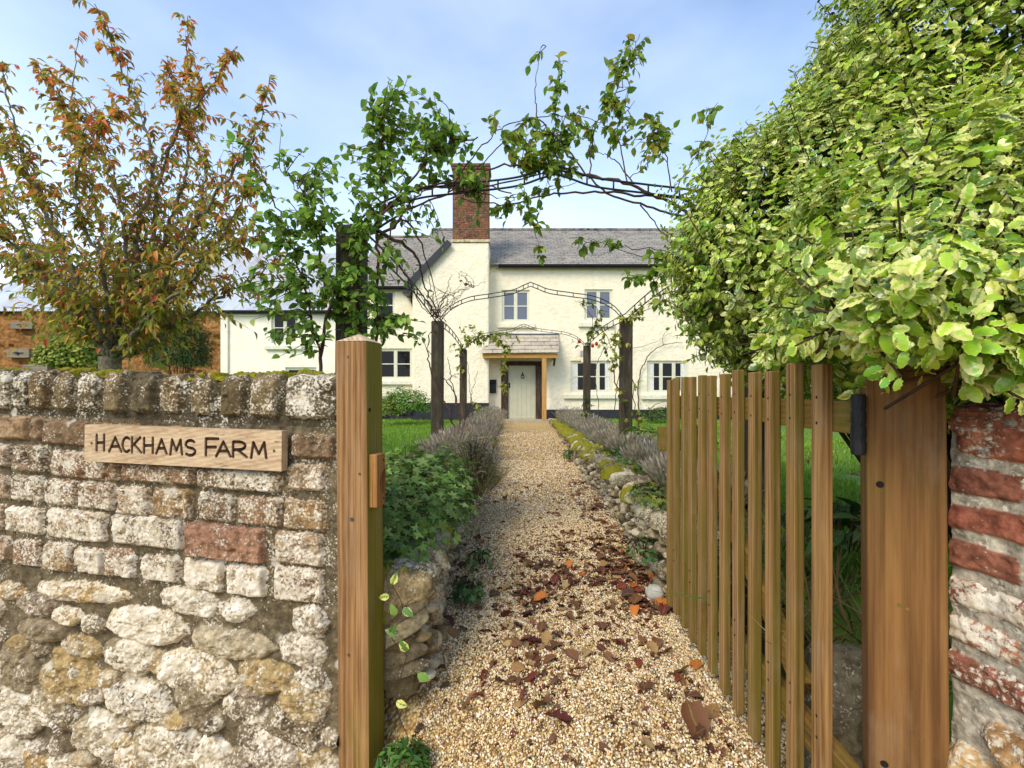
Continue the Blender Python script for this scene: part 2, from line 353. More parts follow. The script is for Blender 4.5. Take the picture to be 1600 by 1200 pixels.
q1 = rv(n); q2 = unit(np.cross(q1, rv(n))); q3 = np.cross(q1, q2)
sc3 = np.stack([bs*(.8+.5*rng.random(n)), bs*(.65+.4*rng.random(n)), bs*(.45+.3*rng.random(n))], -1)
jit = 1+.28*(rng.random((n, 12, 1))-.5)
loc = ICO[None]*jit*sc3[:, None]
V = np.stack([bx, by, bz], -1)[:, None]+loc[..., :1]*q1[:, None]+loc[..., 1:2]*q2[:, None]+loc[..., 2:]*q3[:, None]
g = G('pebbles'); c = g.mix(g.math('MULTIPLY', g.noise(160, 2), .35), g.attr('col'), S(160, 128, 86)); M_peb = g.done(c, .7, None, .3)
o = obj('gravel_stones', V.reshape(-1, 3), (ICOF[None]+(np.arange(n)*12)[:, None, None]).reshape(-1, 3), M_peb, origin=(0, 0, 0), smooth=True, col=np.repeat(palette(n, GRAV, .12), 12, 0)); tag(o, kind='stuff')

# lawns and beds
M_lawn = plain('lawn_soil', S(74, 104, 26), S(98, 128, 36), 3, .95, .5, .02)
M_soil = plain('soil', S(70, 52, 34), S(96, 78, 46), 9, .95, .7, .03, fine=60)
def wall_line(X): return 1.66+.2*((-.65-X)/.98)
ys = np.concatenate([np.linspace(0, .4, 14), np.linspace(.42, 1, 30)])
xs = np.linspace(0, 1, 60)
A, B = np.meshgrid(xs, ys, indexing='ij')
X = -.66-15*A**1.3; Y0 = wall_line(X)+.24; Y = Y0+(15.75-Y0)*B
o = obj('lawn', np.stack([X, Y, rand_gz(X, Y)], -1).reshape(-1, 3), grid_quads(60, 44), M_lawn, origin=(0, 0, 0), smooth=True); tag(o, kind='structure')
Y = 1.12+(15.75-1.12)*B; X = xr(Y)+.25+11*A**1.4
o = obj('lawn', np.stack([X, Y, rand_gz(X, Y)-.22*ss(2.2, 1.3, Y)], -1).reshape(-1, 3), grid_quads(60, 44), M_lawn, origin=(0, 0, 0), smooth=True); tag(o, kind='structure')
def strip(name, xa, xb, ya, yb, dz):
    Yg, T = np.meshgrid(np.linspace(ya, yb, 60), np.linspace(0, 1, 10), indexing='ij'); X = xa(Yg)+(xb(Yg)-xa(Yg))*T
    o = obj(name, np.stack([X, Yg, bed_z(Yg)-.03+dz+.04*fbm(X*4, Yg*4, 3, 9)], -1).reshape(-1, 3), grid_quads(60, 10), M_soil, origin=(0, 0, 0), smooth=True); tag(o, kind='structure')
strip('flower_bed', lambda Y: xl(Y)-1.0, lambda Y: xl(Y)-.2, 2.0, 15.2, .015)
strip('flower_bed', lambda Y: xr(Y)+.2, lambda Y: xr(Y)+.85+.1*np.sin(Y), 2.3, 15.3, .015)
M_grass = leaf_mat('grass', .5, .3)
def blades(n, X, Y, Z, h, cols, w=.09):
    ax = unit(np.stack([rng.normal(0, .35, n), rng.normal(0, .35, n), np.ones(n)], -1))
    return leaves_np(np.stack([X, Y, Z], -1), ax, rv(n), h, w, cols, 'blade', .3, 0)
GR = [S(124, 164, 34), S(104, 146, 26), S(146, 180, 48), S(114, 152, 38)]
n = 52000; Y = 4.5+10.8*rng.random(n)**1.2; X = np.where(rng.random(n) < .5, xl(Y)-.95-4.5*rng.random(n), xr(Y)+.85+4.2*rng.random(n))
pk = [blades(n, X, Y, rand_gz(X, Y)-.005, .04+.05*rng.random(n), palette(n, GR), .12)]
n = 26000; Y = 1.9+4*rng.random(n); X = xr(Y)+.45+1.6*rng.random(n)
pk.append(blades(n, X, Y, rand_gz(X, Y)-.22*ss(2.2, 1.3, Y)-.005, .04+.05*rng.random(n), palette(n, GR), .07))
o = leaves('grass', pk, M_grass, origin=(0, 0, 0)); tag(o, kind='stuff')

# ------------------------------------------------------------------ masonry: displaced wall faces
M_brick = stone_mat('lichened_brick'); M_rubble = stone_mat('lichened_rubble', scale=.85); M_path_stone = stone_mat('path_wall_stone', scale=1., lich_col=S(206, 198, 172), moss=True)
def wall_grid(u, s, H, T, base, nrm, zoff, layout):
    U, Sg = np.meshgrid(u, s, indexing='ij'); h, col, lich, reg = layout(U, Sg)
    f = Sg < H; tp = (Sg >= H) & (Sg < H+T)
    out = np.where(f, 0, np.where(tp, -(Sg-H), -T)); z = np.where(f, Sg, np.where(tp, H, 2*H+T-Sg))
    no = np.where(f, 1., np.where(tp, 0., -1.)); k = ss(H-.03, H+.03, Sg); k2 = ss(H+T-.03, H+T+.03, Sg)
    no = np.cos(k*np.pi/2+k2*np.pi/2); nzv = np.sin(k*np.pi/2+k2*np.pi/2)
    r = .016*(np.exp(-((Sg-H)/.02)**2)+np.exp(-((Sg-H-T)/.02)**2)); hh = h-r
    bX, bY = base(U); nx, ny = nrm(U)
    V = np.stack([bX+nx*(out+hh*no), bY+ny*(out+hh*no), z+zoff(U)+hh*nzv], -1).reshape(-1, 3)
    return V, grid_quads(len(u), len(s)), col.reshape(-1, 3), lich.ravel(), reg
def wall_parts(V, Q, col, lich, reg, names, mats, parent):
    rq = reg.ravel()[Q[:, 0]]
    for k, (nm, m) in enumerate(zip(names, mats)):
        q = Q[rq == k]
        if not len(q): continue
        used, inv = np.unique(q, return_inverse=True)
        obj(nm, V[used], inv.reshape(-1, 4), m, parent, smooth=True, col=col[used], attrs={'lich': lich[used]})
class Layout:
    def __init__(s, U, Sg, mortar, lich=.5, seed=0):
        s.U, s.S = U, Sg; s.sd = seed
        s.h = -.012+.011*fbm(U*22, Sg*22, 4, seed)+.004*(vn(U*150, Sg*150, seed+1)-.5)
        s.col = np.ones(U.shape+(3,))*np.array(mortar[:3])*(1+.5*fbm(U*9, Sg*9, 4, seed+2))[..., None]
        s.lich = np.full(U.shape, lich)+.5*fbm(U*6, Sg*6, 3, seed+3)
        s.wu = .010*fbm(U*26, Sg*26, 3, seed+4); s.ws = .010*fbm(U*26, Sg*26, 3, seed+7)
        s.own = np.zeros(U.shape, int)-1
    def put(s, u0, u1, s0, s1, depth, col, lich, kind='brick', rot=0, k=0):
        if u0 > u1: u0, u1 = u1, u0
        if s0 > s1: s0, s1 = s1, s0
        m = .04; ui = np.where((s.U[:, 0] > u0-m) & (s.U[:, 0] < u1+m))[0]; si = np.where((s.S[0] > s0-m) & (s.S[0] < s1+m))[0]
        if len(ui) < 2 or len(si) < 2: return
        sl = (slice(ui[0], ui[-1]+1), slice(si[0], si[-1]+1))
        cu, cs, hu, hs = (u0+u1)/2, (s0+s1)/2, (u1-u0)/2, (s1-s0)/2
        x = s.U[sl]-cu+s.wu[sl]*(1 if kind == 'brick' else 1.7); y = s.S[sl]-cs+s.ws[sl]*(1 if kind == 'brick' else 1.7)
        sd = rng.integers(0, 200)
        if kind == 'brick':
            cr, sr = math.cos(rot), math.sin(rot); x, y = x*cr+y*sr, -x*sr+y*cr
            r = .016; qx = np.abs(x)-hu+r; qy = np.abs(y)-hs+r
            d = np.hypot(np.maximum(qx, 0), np.maximum(qy, 0))+np.minimum(np.maximum(qx, qy), 0)-r
            prof = ss(.004, -.013, d); rough = .010*fbm(s.U[sl]*30, s.S[sl]*30, 4, sd)+.005*(vn(s.U[sl]*110, s.S[sl]*110, sd)-.5)
            chip = np.maximum(0, fbm(s.U[sl]*18, s.S[sl]*18, 3, sd+9)-.12)*.12
            hgt = -.016+(depth*.8+.016)*prof+(rough-chip+.07*(rng.random()-.5)*x+.10*(rng.random()-.5)*y)*prof; edge = .001
        else:
            a = sd*.37; K = 7; mt = np.zeros_like(x); rr_ = np.random.default_rng(int(sd)+int(abs(u0)*1e4) % 9973)
            for k_ in range(K):
                th = 2*np.pi*(k_+.55*(rr_.random()-.5))/K; off = .78+.24*rr_.random(); mt = np.maximum(mt, (np.cos(th)*x/hu+np.sin(th)*y/hs)/off)
            mt = .7*mt+.3*np.hypot(x/hu, y/hs)*1.05
            d = (mt-1)*min(hu, hs); q_ = np.clip(-d/min(.030, min(hu, hs)*.6), 0, 1); prof = np.sqrt(q_*(2-q_))*.8+.2*np.clip(1-mt, 0, 1)
            ridge = np.abs(fbm(s.U[sl]*9+a, s.S[sl]*12, 4, sd))
            hgt = -.014+(depth*.75+.014)*prof+(.030*fbm(s.U[sl]*16, s.S[sl]*19, 5, sd)-.075*ridge+.010*(vn(s.U[sl]*80, s.S[sl]*95, sd)-.5)+.007*(vn(s.U[sl]*170, s.S[sl]*190, sd)-.5)+.22*(rr_.random()-.5)*x+.22*(rr_.random()-.7)*y)*prof; edge = .002
        w = (hgt > s.h[sl]) & (d < edge)
        s.h[sl] = np.where(w, hgt, s.h[sl])
        tone = 1+.35*fbm(s.U[sl]*14, s.S[sl]*14, 4, sd+3)
        cc = np.array(col[:3])[None, None]*tone[..., None]
        s.col[sl] = np.where(w[..., None], cc, s.col[sl])
        s.lich[sl] = np.where(w, lich+.45*fbm(s.U[sl]*8, s.S[sl]*8, 3, sd+5), s.lich[sl]); s.own[sl] = np.where(w, k, s.own[sl])
    def rubble(s, u0, u1, s0, s1, size, cols, lich, depth=.035, n=None, avoid=None, dl=.2):
        n = n or int((u1-u0)*(s1-s0)/(size*size*.34)); pts = []
        for _ in range(n*8):
            a = size*(.55+.8*random.random()); b = a*(.5+.35*random.random()); p = (u0+(u1-u0)*random.random(), s0+(s1-s0)*random.random())
            if all(((p[0]-q[0])/(a+q[2])*1.0)**2+((p[1]-q[1])/(b+q[3]))**2 > .86 for q in pts) and not (avoid and avoid(*p)): pts.append((p[0], p[1], a, b))
        for p in pts:
            s.put(p[0]-p[2], p[0]+p[2], p[1]-p[3], p[1]+p[3], depth*(.7+.8*random.random()), cols[random.randrange(len(cols))], lich+dl*(random.random()-.5), 'stone')

BR = [S(154, 124, 92), S(142, 108, 78), S(162, 132, 98), S(126, 102, 76), S(154, 122, 80)]
COP = [S(116, 98, 66), S(104, 88, 60), S(124, 106, 74), S(98, 86, 62), S(114, 92, 58)]
ST = [S(166, 148, 114), S(142, 126, 98), S(178, 162, 130), S(118, 102, 78), S(172, 146, 98), S(150, 132, 110)]
MORT = S(104, 92, 70)
# --- the long wall with the name board.  u runs from the gate post to the left, s up the face and over the top
WA, WD = np.array([-.65, 1.66]), np.array([-.98, .2])/np.hypot(.98, .2); WN = np.array([-.2, -.98])/np.hypot(.98, .2)
HW, TW, SHR = 1.166, .23, .0213
def wall_us(px, py):
    x = (px-CX)/F; t = (WA[0]-x*WA[1])/(x*WD[1]-WD[0]); Y = WA[1]+t*WD[1]
    return t, EYE-(py-HY)/F*Y-SHR*t
def zb(x, y, oy): return wall_us(x/2.963, oy+y/2.963)
def front_layout(U, Sg):
    L = Layout(U, Sg, MORT, .36, 1)
    L.col *= np.where(Sg > .99, .6, 1)[..., None]; rub = ss(.02, -.05, Sg-zb_edge(U)); L.h += .001*rub; L.col *= (1+.12*rub)[..., None]; L.lich -= .05*rub
    def B(x0, y0, x1, y1, oy=560, c=None, l=.62, d=.014):
        a, b = zb(x0, y0, oy), zb(x1, y1, oy); sl = zb(x1, (y0+y1)/2, oy)[1]-zb(x0, (y0+y1)/2, oy)[1]
        ua, ub = a[0], b[0]; smid = zb((x0+x1)/2, (y0+y1)/2, oy)[1]; hh = abs(zb((x0+x1)/2, y0, oy)[1]-zb((x0+x1)/2, y1, oy)[1])/2
        L.put(ua, ub, smid-hh, smid+hh, d*(.6+.9*random.random()), c or BR[random.randrange(5)], l+.12*(random.random()-.5), 'brick', .02*(random.random()-.5))
    for i, (x0, x1) in enumerate([(-240, -150), (-135, -70), (-60, 45), (62, 132), (146, 222), (258, 342), (366, 454), (488, 572), (608, 714), (738, 836), (888, 986), (1018, 1132), (1164, 1288), (1322, 1552)]):
        s0 = HW-.148+.006*(random.random()-.5); u0, u1 = zb(x0, 160, 560)[0], zb(x1, 160, 560)[0]
        L.put(u0, u1, s0, HW+TW-.02, .016*(.6+random.random()), COP[i % 5], .34+.2*random.random()+(.25 if x0 > 1300 or x0 < 100 else 0), 'brick', 0)
    for b in [(-200, 262, -20, 372), (-5, 265, 130, 376), (145, 272, 196, 380), (206, 284, 412, 405), (425, 300, 640, 420), (655, 315, 880, 440), (890, 330, 1100, 450), (1110, 340, 1330, 455), (1348, 348, 1548, 466)]: B(*b, l=.36)
    for b in [(-150, 390, 44, 498), (60, 400, 212, 528), (234, 430, 542, 560), (560, 490, 900, 580), (918, 512, 1300, 614), (1328, 488, 1505, 614)]: B(*b)
    for b in [(-120, 535, 40, 650), (54, 542, 202, 662), (206, 560, 352, 682), (368, 572, 528, 700), (540, 594, 692, 728), (714, 604, 886, 742), (914, 622, 1082, 758), (1098, 640, 1300, 780), (1310, 655, 1505, 798)]: B(*b)
    for b in [(-160, 670, 20, 790), (30, 690, 196, 812), (218, 704, 492, 846), (516, 730, 846, 876), (1274, 806, 1494, 958)]: B(*b, l=.7)
    B(862, 772, 1222, 938, c=S(156, 116, 90), l=.42, d=.022)
    for b in [(-150, 812, -40, 920), (-30, 825, 44, 935), (66, 838, 186, 962), (203, 856, 330, 985), (348, 878, 480, 998)]: B(*b, l=.66)
    for b in [(484, -8, 624, 126), (660, 25, 830, 148), (845, 42, 1028, 190), (1052, 70, 1226, 214), (1266, 82, 1496, 242)]: B(*b, oy=860, l=.7)
    for (cx, cy, rx, ry) in [(370, 190, 215, 48), (870, 240, 145, 62), (1095, 275, 80, 58), (1430, 330, 82, 70), (160, 250, 88, 54), (310, 305, 66, 40), (432, 345, 62, 45), (680, 345, 190, 85), (1080, 430, 178, 70), (1400, 462, 105, 82),
                             (50, 190, 62, 38), (190, 370, 108, 50), (370, 455, 92, 60), (610, 492, 122, 76), (905, 565, 190, 98), (1240, 585, 135, 78), (1440, 610, 80, 78), (90, 530, 110, 118), (330, 600, 138, 118), (640, 690, 155, 98),
                             (920, 750, 98, 72), (1150, 738, 118, 78), (1372, 785, 115, 110), (95, 745, 130, 98), (285, 775, 98, 66), (470, 850, 80, 106), (310, 885, 66, 42), (760, 920, 170, 98), (985, 955, 90, 90), (1265, 925, 130, 98),
                             (60, 925, 90, 66), (172, 970, 58, 50), (600, 965, 76, 58), (1450, 960, 80, 70), (330, 1010, 110, 60), (1110, 1040, 90, 60), (640, 1070, 120, 66), (900, 1080, 120, 60), (80, 1080, 120, 66), (1370, 1080, 140, 66), (380, 1120, 120, 60)]:
        (u1, s1), (u0, s0) = zb(cx-rx, cy-ry, 860), zb(cx+rx, cy+ry, 860); um, sm = zb(cx, cy, 860); hu = (u1-u0)/2; hs = abs(zb(cx, cy-ry, 860)[1]-zb(cx, cy+ry, 860)[1])/2
        hu *= 1.10; hs *= 1.12; L.put(um-hu, um+hu, sm-hs, sm+hs, .026+.030*random.random(), ST[random.randrange(6)] if random.random() < .93 else S(178, 144, 88), .34+.50*random.random(), 'stone')
    for cs in np.arange(.40, 1.02, .0745):                          # the wall goes on beyond the picture
        u = 1.68+.1*random.random()
        while u < 3.4: w = random.choice([.1, .21, .21]); L.put(u, u+w, cs, cs+.062, .016, BR[random.randrange(5)], .6); u += w+.014
    for u in np.arange(1.74, 3.4, .085): L.put(u, u+.07, HW-.148, HW+TW-.02, .014, COP[random.randrange(5)], .4)
    L.rubble(1.62, 3.45, -.62, .40, .085, ST, .7); L.rubble(-.02, 1.65, -.66, .06, .085, ST, .55, .034)
    reg = np.where(Sg > HW-.155+.0*U, 0, np.where(Sg > zb_edge(U), 1, 2))
    moss = (fbm(U*6+3, Sg*9, 4, 31) > .03) & (Sg > HW+.004) & (Sg < HW+TW+.03); mk = ss(-.02, .1, fbm(U*6+3, Sg*9, 4, 31))*(Sg > HW+.0)*(Sg < HW+TW+.03)
    L.h += mk*(.006+.012*vn(U*90, Sg*90, 5)); reg = np.where(moss, 3, reg)
    L.col = np.where(moss[..., None], np.array(S(122, 118, 36)[:3])*(1+.5*fbm(U*30, Sg*30, 3, 8))[..., None], L.col); L.lich = np.where(moss, -1., L.lich)
    return L.h, L.col, L.lich, reg
def zb_edge(U):
    s0 = wall_us(0, 884)[1]; s1 = wall_us(508, 945)[1]; u0 = wall_us(0, 884)[0]; u1 = wall_us(508, 945)[0]
    return s1+(s0-s1)*np.clip((U-u1)/(u0-u1), 0, 1)
u = np.concatenate([np.arange(-.03, 1.72, .0036), np.arange(1.72, 3.45, .02)]); s = np.concatenate([np.arange(-.70, -.6, .02), np.arange(-.6, HW+.06, .0036), np.arange(HW+.06, HW+TW+.03, .008), np.arange(HW+TW+.03, 2*HW+TW, .06)])
w = thing('boundary_wall', 'lichen covered brick and flint wall carrying the wooden name board', 'wall', (WA[0]+WD[0]*.8, WA[1]+WD[1]*.8, 0))
V, Q, col, lich, reg = wall_grid(u, s, HW, TW, lambda U: (WA[0]+WD[0]*U, WA[1]+WD[1]*U), lambda U: (WN[0], WN[1]), lambda U: SHR*U, front_layout)
M_moss = leaf_mat('moss', .95, .1, .05); g = G('moss_cap'); M_moss = g.done(g.mix(g.noise(60, 4), g.attr('col'), S(150, 140, 30)), .95, g.bump(g.noise(160, 3), 1, .01), .05)
wall_parts(V, Q, col, lich, reg, ['coping', 'brickwork', 'rubble_base', 'moss_cap'], [M_brick, M_brick, M_rubble, M_moss], w)

# --- the brick wall beyond the right gate post, curving out towards the lane
rwp = spline([(.872, .915, 0), (.893, .83, 0), (.897, .70, 0), (.905, .45, 0), (.98, .1, 0), (1.2, -.4, 0)], 20)
rwl = np.concatenate([[0], np.cumsum(np.linalg.norm(np.diff(rwp, axis=0), axis=1))])
def rw_base(U): return np.interp(U, rwl, rwp[:, 0]), np.interp(U, rwl, rwp[:, 1])
def rw_n(U):
    a, b = rw_base(U-.02), rw_base(U+.02); dx, dy = b[0]-a[0], b[1]-a[1]; l = np.hypot(dx, dy)+1e-9; return dy/l, -dx/l
HR = 1.088
def right_layout(U, Sg):
    L = Layout(U, Sg, S(176, 166, 146), .45, 40); L.h += .010; RB = [S(164, 98, 72), S(150, 90, 70), S(168, 108, 80), S(142, 90, 70)]
    y = HR; hs = [.108, .074, .072, .074, .072, .074, .072]
    for i, hh in enumerate(hs):
        u = -.1 if i % 2 else -.02
        while u < 1.9:
            wd = .215 if i else .2; L.put(u, u+wd, y-hh+.010, (HR+.2) if i == 0 else y,   .004+.008*random.random(), RB[random.randrange(4)], [.42, .22, .24, .26, .72, .7, .6][i]+.14*(random.random()-.5)); u += wd+.012
        y -= hh
    L.rubble(0, 1.95, -.02, y-.01, .10, [S(196, 158, 104), S(182, 150, 108), S(170, 130, 84), S(186, 166, 136)], .55, .05)
    return L.h, L.col, L.lich, np.where(Sg > HR-.112, 0, np.where(Sg > y-.004, 1, 2))
u = np.concatenate([np.arange(0, .5, .0034), np.arange(.5, 1.5, .02)]); s = np.concatenate([np.arange(0, HR+.05, .0038), np.arange(HR+.05, HR+.24, .02), np.arange(HR+.24, 2*HR+.22, .08)])
w = thing('boundary_wall', 'red brick wall end curving away beside the wide right gate post', 'wall', (.9, .7, 0))
V, Q, col, lich, reg = wall_grid(u, s, HR, .22, rw_base, rw_n, lambda U: 0*U, right_layout)
wall_parts(V, Q[:, ::-1], col, lich, reg, ['coping', 'brickwork', 'rubble_base'], [M_brick, M_brick, M_rubble], w)

# --- the two low rubble walls along the path
GST = [S(166, 152, 120), S(144, 130, 102), S(178, 166, 138), S(118, 106, 82), S(152, 132, 94), S(136, 126, 104)]
def low_wall(side, y0, y1, H, T, label, seed):
    fx = xl if side < 0 else xr; hmax = H
    u = [y0]; 
    while u[-1] < y1: u.append(u[-1]+max(.005, u[-1]*.0032))
    u = np.array(u); s = np.concatenate([np.arange(-.02, H+T*.75, .0055), np.arange(H+T*.75, 2*H+T, .05)])
    base = lambda U: (fx(U)+side*(.02*np.sin(U*5+seed)+.03*fbm(U*2, U*0+seed, 3, seed)), U)
    nrm = lambda U: (-side*np.ones_like(U), 0*U)
    zo = lambda U: path_z(U)+wall_h(U)-H+.05*fbm(U*3, U*0+2, 3, seed+5)
    def lay(U, Sg):
        L = Layout(U, Sg, S(104, 92, 66), .3, seed); L.h -= .02
        L.rubble(y0, y1, .02, H-.05, .058, GST, .48, .036, n=int((y1-y0)*62), dl=.8)
        v = y0
        while v < y1:                                                # rough cap stones lying over the edge
            wd = .08+.10*random.random(); L.put(v-.01, v+wd+.01, H-.06-.06*random.random(), H+T*(.6+.5*random.random()), .05+.04*random.random(), GST[random.randrange(6)], .35+.4*random.random(), 'stone'); v += wd+.005
        f = fbm(U*4.2, Sg*7, 4, seed+11)-.04+.13*ss(4, 9, U)*(side > 0); mk = ss(.02, .12, f)*(Sg > H-.03)*(Sg < H+T)
        L.h += mk*(.022+.02*vn(U*50, Sg*50, 5)); moss = mk > .25
        L.col = np.where(moss[..., None], np.array(S(108, 108, 46)[:3])*(1+.5*fbm(U*30, Sg*30, 3, 8))[..., None], L.col); L.lich = np.where(moss, -1., L.lich)
        return L.h, L.col, L.lich, np.where(moss, 2, np.where(Sg > H-.06, 1, 0))
    w = thing('rubble_wall', label, 'wall', (float(fx(y0+1)), y0+1, 0))
    V, Q, col, lich, reg = wall_grid(u, s, H, T, base, nrm, zo, lay)
    k = np.clip((np.repeat(u, len(s))-y0)/.07, 0, 1); k = np.sqrt(k*(2-k)); cx_ = np.repeat(fx(u)+side*T/2, len(s)); V[:, 0] = cx_+(V[:, 0]-cx_)*k; V[:, 2] = V[:, 2]*(.7+.3*k)
    wall_parts(V, Q if side < 0 else Q[:, ::-1], col, lich, reg, ['stone_face', 'cap_stones', 'moss_cap'], [M_path_stone, M_path_stone, M_moss], w)
low_wall(-1, 1.74, 14.4, .40, .27, 'low mossy rubble wall on the left edge of the gravel path under the plants', 70)
low_wall(1, 2.34, 14.4, .40, .30, 'low rubble wall with moss capped stones along the right edge of the path', 90)
def rock(name, label, c, r, mat, seed, cols, lich):
    th, ph = np.meshgrid(np.linspace(0, np.pi, 36), np.linspace(0, 2*np.pi, 48), indexing='ij')
    D = np.stack([np.sin(th)*np.cos(ph), np.sin(th)*np.sin(ph), np.cos(th)], -1)
    k = 1+.35*fbm(D[..., 0]*1.6+D[..., 2]*.9+5, D[..., 1]*1.6+D[..., 2]*1.3, 4, seed)
    V = (np.sign(D)*np.abs(D)**.85*k[..., None]*np.asarray(r)+np.asarray(c)).reshape(-1, 3)
    o = obj(name, V, grid_quads(36, 48), mat, origin=(c[0], c[1], c[2]-r[2]), smooth=True, col=np.ones((len(V), 3))*np.array(cols[:3]), attrs={'lich': np.full(len(V), lich)}); return tag(o, label, 'stone')
rock('boulder', 'tall grey lichen spotted boulder standing behind the open gate', (.905, 1.25, .2), (.12, .10, .235), M_path_stone, 3, S(112, 104, 84), .35)
M_pebble = plain('pale_stone', S(176, 172, 160), S(150, 146, 134), 14, .8, .3)
rock('pebble', 'rounded pale grey stone at the far foot of the gate', tuple(P(1023, 936, 2.5)+np.array([0, 0, .035])), (.047, .045, .04), M_pebble, 9, S(170, 166, 154), .2)

# ------------------------------------------------------------------ gate, posts, name board
LO, DK = S(176, 132, 84), S(112, 72, 34)
M_post = wood_mat('gate_post_wood', S(166, 126, 80), S(110, 76, 42), 'Z', S(106, 100, 24), .12)
M_post_side = wood_mat('gate_post_green_side', S(150, 120, 58), S(92, 76, 22), 'Z', S(112, 114, 22), .95)
M_rpost = wood_mat('right_post_wood', S(138, 98, 52), S(94, 62, 30), 'Z', S(92, 80, 26), .2)
M_picket = wood_mat('picket_wood', S(186, 140, 88), S(112, 72, 32), 'Z', S(118, 104, 30), .30)
M_rail = wood_mat('rail_wood', S(140, 100, 48), S(80, 54, 20), 'Y', S(104, 98, 26), .6)
M_block = wood_mat('latch_wood', S(176, 126, 66), S(122, 78, 32), 'Z')
M_iron = plain('black_iron', S(30, 30, 32), S(48, 46, 46), 30, .5, .3, .002, .5, .6)
M_screw = plain('grey_screw', S(120, 116, 108), S(84, 80, 72), 80, .4, .2, .001, .5, .8)
M_dark = plain('dark_hole', S(34, 22, 12), S(24, 16, 8), 60, .9, .2)
M_endgrain = wood_mat('post_top_wood', S(206, 180, 148), S(150, 120, 84), 'Y')
def post(name, label, corner, dx, w, H, capH, mat, side_mat, lean):
    dx = np.array([dx[0], dx[1], 0])/np.hypot(*dx); dy = np.array([-dx[1], dx[0], 0]); lx = dx*lean
    c = np.array([corner[0], corner[1], -.66]); t = thing(name, label, 'gate post', (c+dx*w/2+dy*w/2+np.array([0, 0, .66])))
    Vb = [c, c+dx*w, c+dx*w+dy*w, c+dy*w]; Vt = [q+np.array([0, 0, H+.66])+lx for q in Vb]
    o = obj('post_shaft', Vb+Vt, [(0, 1, 5, 4), (1, 2, 6, 5), (2, 3, 7, 6), (3, 0, 4, 7), (4, 5, 6, 7)], mat, t, bevel=.004)
    o.data.materials.append(side_mat); o.data.polygons[1].material_index = 1
    m = sum(Vt)/4+np.array([0, 0, capH]); e = [q+(q-sum(Vt)/4)*0+np.array([0, 0, .001]) for q in Vt]
    obj('post_cap', e+[m], [(0, 1, 4), (1, 2, 4), (2, 3, 4), (3, 0, 4), (3, 2, 1, 0)], M_endgrain, t)
    return t, c+np.array([0, 0, .66]), dx, dy, lx
def disc(mb, c, n, r, h=.003):
    c = np.asarray(c, float); n = unit(np.asarray(n, float)); mb.tube([c-n*.004, c+n*h], r, 10); return mb
pd = np.array([.98, -.2]); pd = pd/np.hypot(*pd); PW = .12
lc = np.array([-.503, 1.63])-pd*PW
t, c, dx, dy, lx = post('gate_post', 'tan square gate post with pyramid top beside the name board', lc, pd, PW, 1.30, .034, M_post, M_post_side, -.014)
def onface(a, z, base=None): return c+dx*a+np.array([0, 0, z])+lx*z/1.3
for a, z, r in [(.047, 1.245, .004), (.090, .828, .004), (.058, .665, .007), (.040, .18, .005)]:
    obj_m = MB(); disc(obj_m, onface(a, z), -dy, r); obj_m.build('screw', M_screw, t)
hm = MB(); disc(hm, c+dx*PW+dy*.02+np.array([0, 0, 1.055])+lx*.8, dx, .007, .001); hm.build('bolt_hole', M_dark, t)
# latch keep: rounded block on the side of the post with a D-shaped finger notch
o0 = c+dx*(PW-.0005)+dy*.012+np.array([0, 0, .706])+lx*.6; bw, bt, bh = .062, .030, .19
th = np.linspace(-np.pi/2, np.pi/2, 14); prof = [(bw, 0), (bw, .05)]+[(bw-.038*math.cos(q), .085+.042*math.sin(q)) for q in th]+[(bw, .12), (bw, bh), (0, bh), (0, 0)]
kb = obj('latch_keep', [o0+dy*a+np.array([0, 0, b])+dx*h for h in (0, bt) for a, b in prof], [tuple(range(len(prof), 2*len(prof)))]+[(i, (i+1) % len(prof), len(prof)+(i+1) % len(prof), len(prof)+i) for i in range(len(prof))], M_block, t, bevel=.004)
o1 = o0+dy*.010
m = MB(); m.obox(o0+dy*(bw-.04)+np.array([0, 0, .04]), dx*.012, dy*.038, np.array([0, 0, .09])); m.build('notch', M_block, kb)
[disc(MB(), o0+dx*bt+dy*.05+np.array([0, 0, q]), dx, .004, .001).build('screw', M_dark, kb) for q in (.025, .165)]
rd = np.array([.85, -.527])
t, c, dx, dy, lx = post('gate_post', 'broad brown square gate post on the right under the variegated shrub', (.745, .95), rd, .124, 1.195, .022, M_rpost, M_rpost, -.012)
for a, z, r in [(.022, .93, .007), (.022, .36, .007), (.050, .69, .004), (.062, .685, .0035), (.108, .26, .008)]:
    m = MB(); disc(m, c+dx*a+np.array([0, 0, z])+lx*z, -dy, r, .001); m.build('knot', M_dark if r > .005 else M_rail, t)
# the gate, standing open along the path
def gline(px): Z = 472/(px-838.0); return np.array([(px-CX)/F*Z, Z])
gp = [1285, 1243, 1207, 1178.5, 1153, 1130, 1111, 1094.5, 1079.5, 1066, 1054, 1045]
g0, g1 = gline(1285), gline(1045); gd = (g1-g0)/np.linalg.norm(g1-g0); gn = np.array([-gd[1], gd[0]]); GD = np.array([gd[0], gd[1], 0]); GN = np.array([gn[0], gn[1], 0]); UP = np.array([0, 0, 1.])
gate = thing('gate', 'open slatted wooden garden gate weathered brown with green algae', 'gate', (g0[0], g0[1], 0))
pw, pt = .044, .024
M_picks = [wood_mat('picket_wood', S(172, 132, 80), S(106, 72, 36), 'Z', S(116, 104, 28), q) for q in (.05, .2, .35)]
M_pside = wood_mat('picket_green_edge', S(132, 102, 54), S(80, 60, 24), 'Z', S(100, 92, 26), .55)
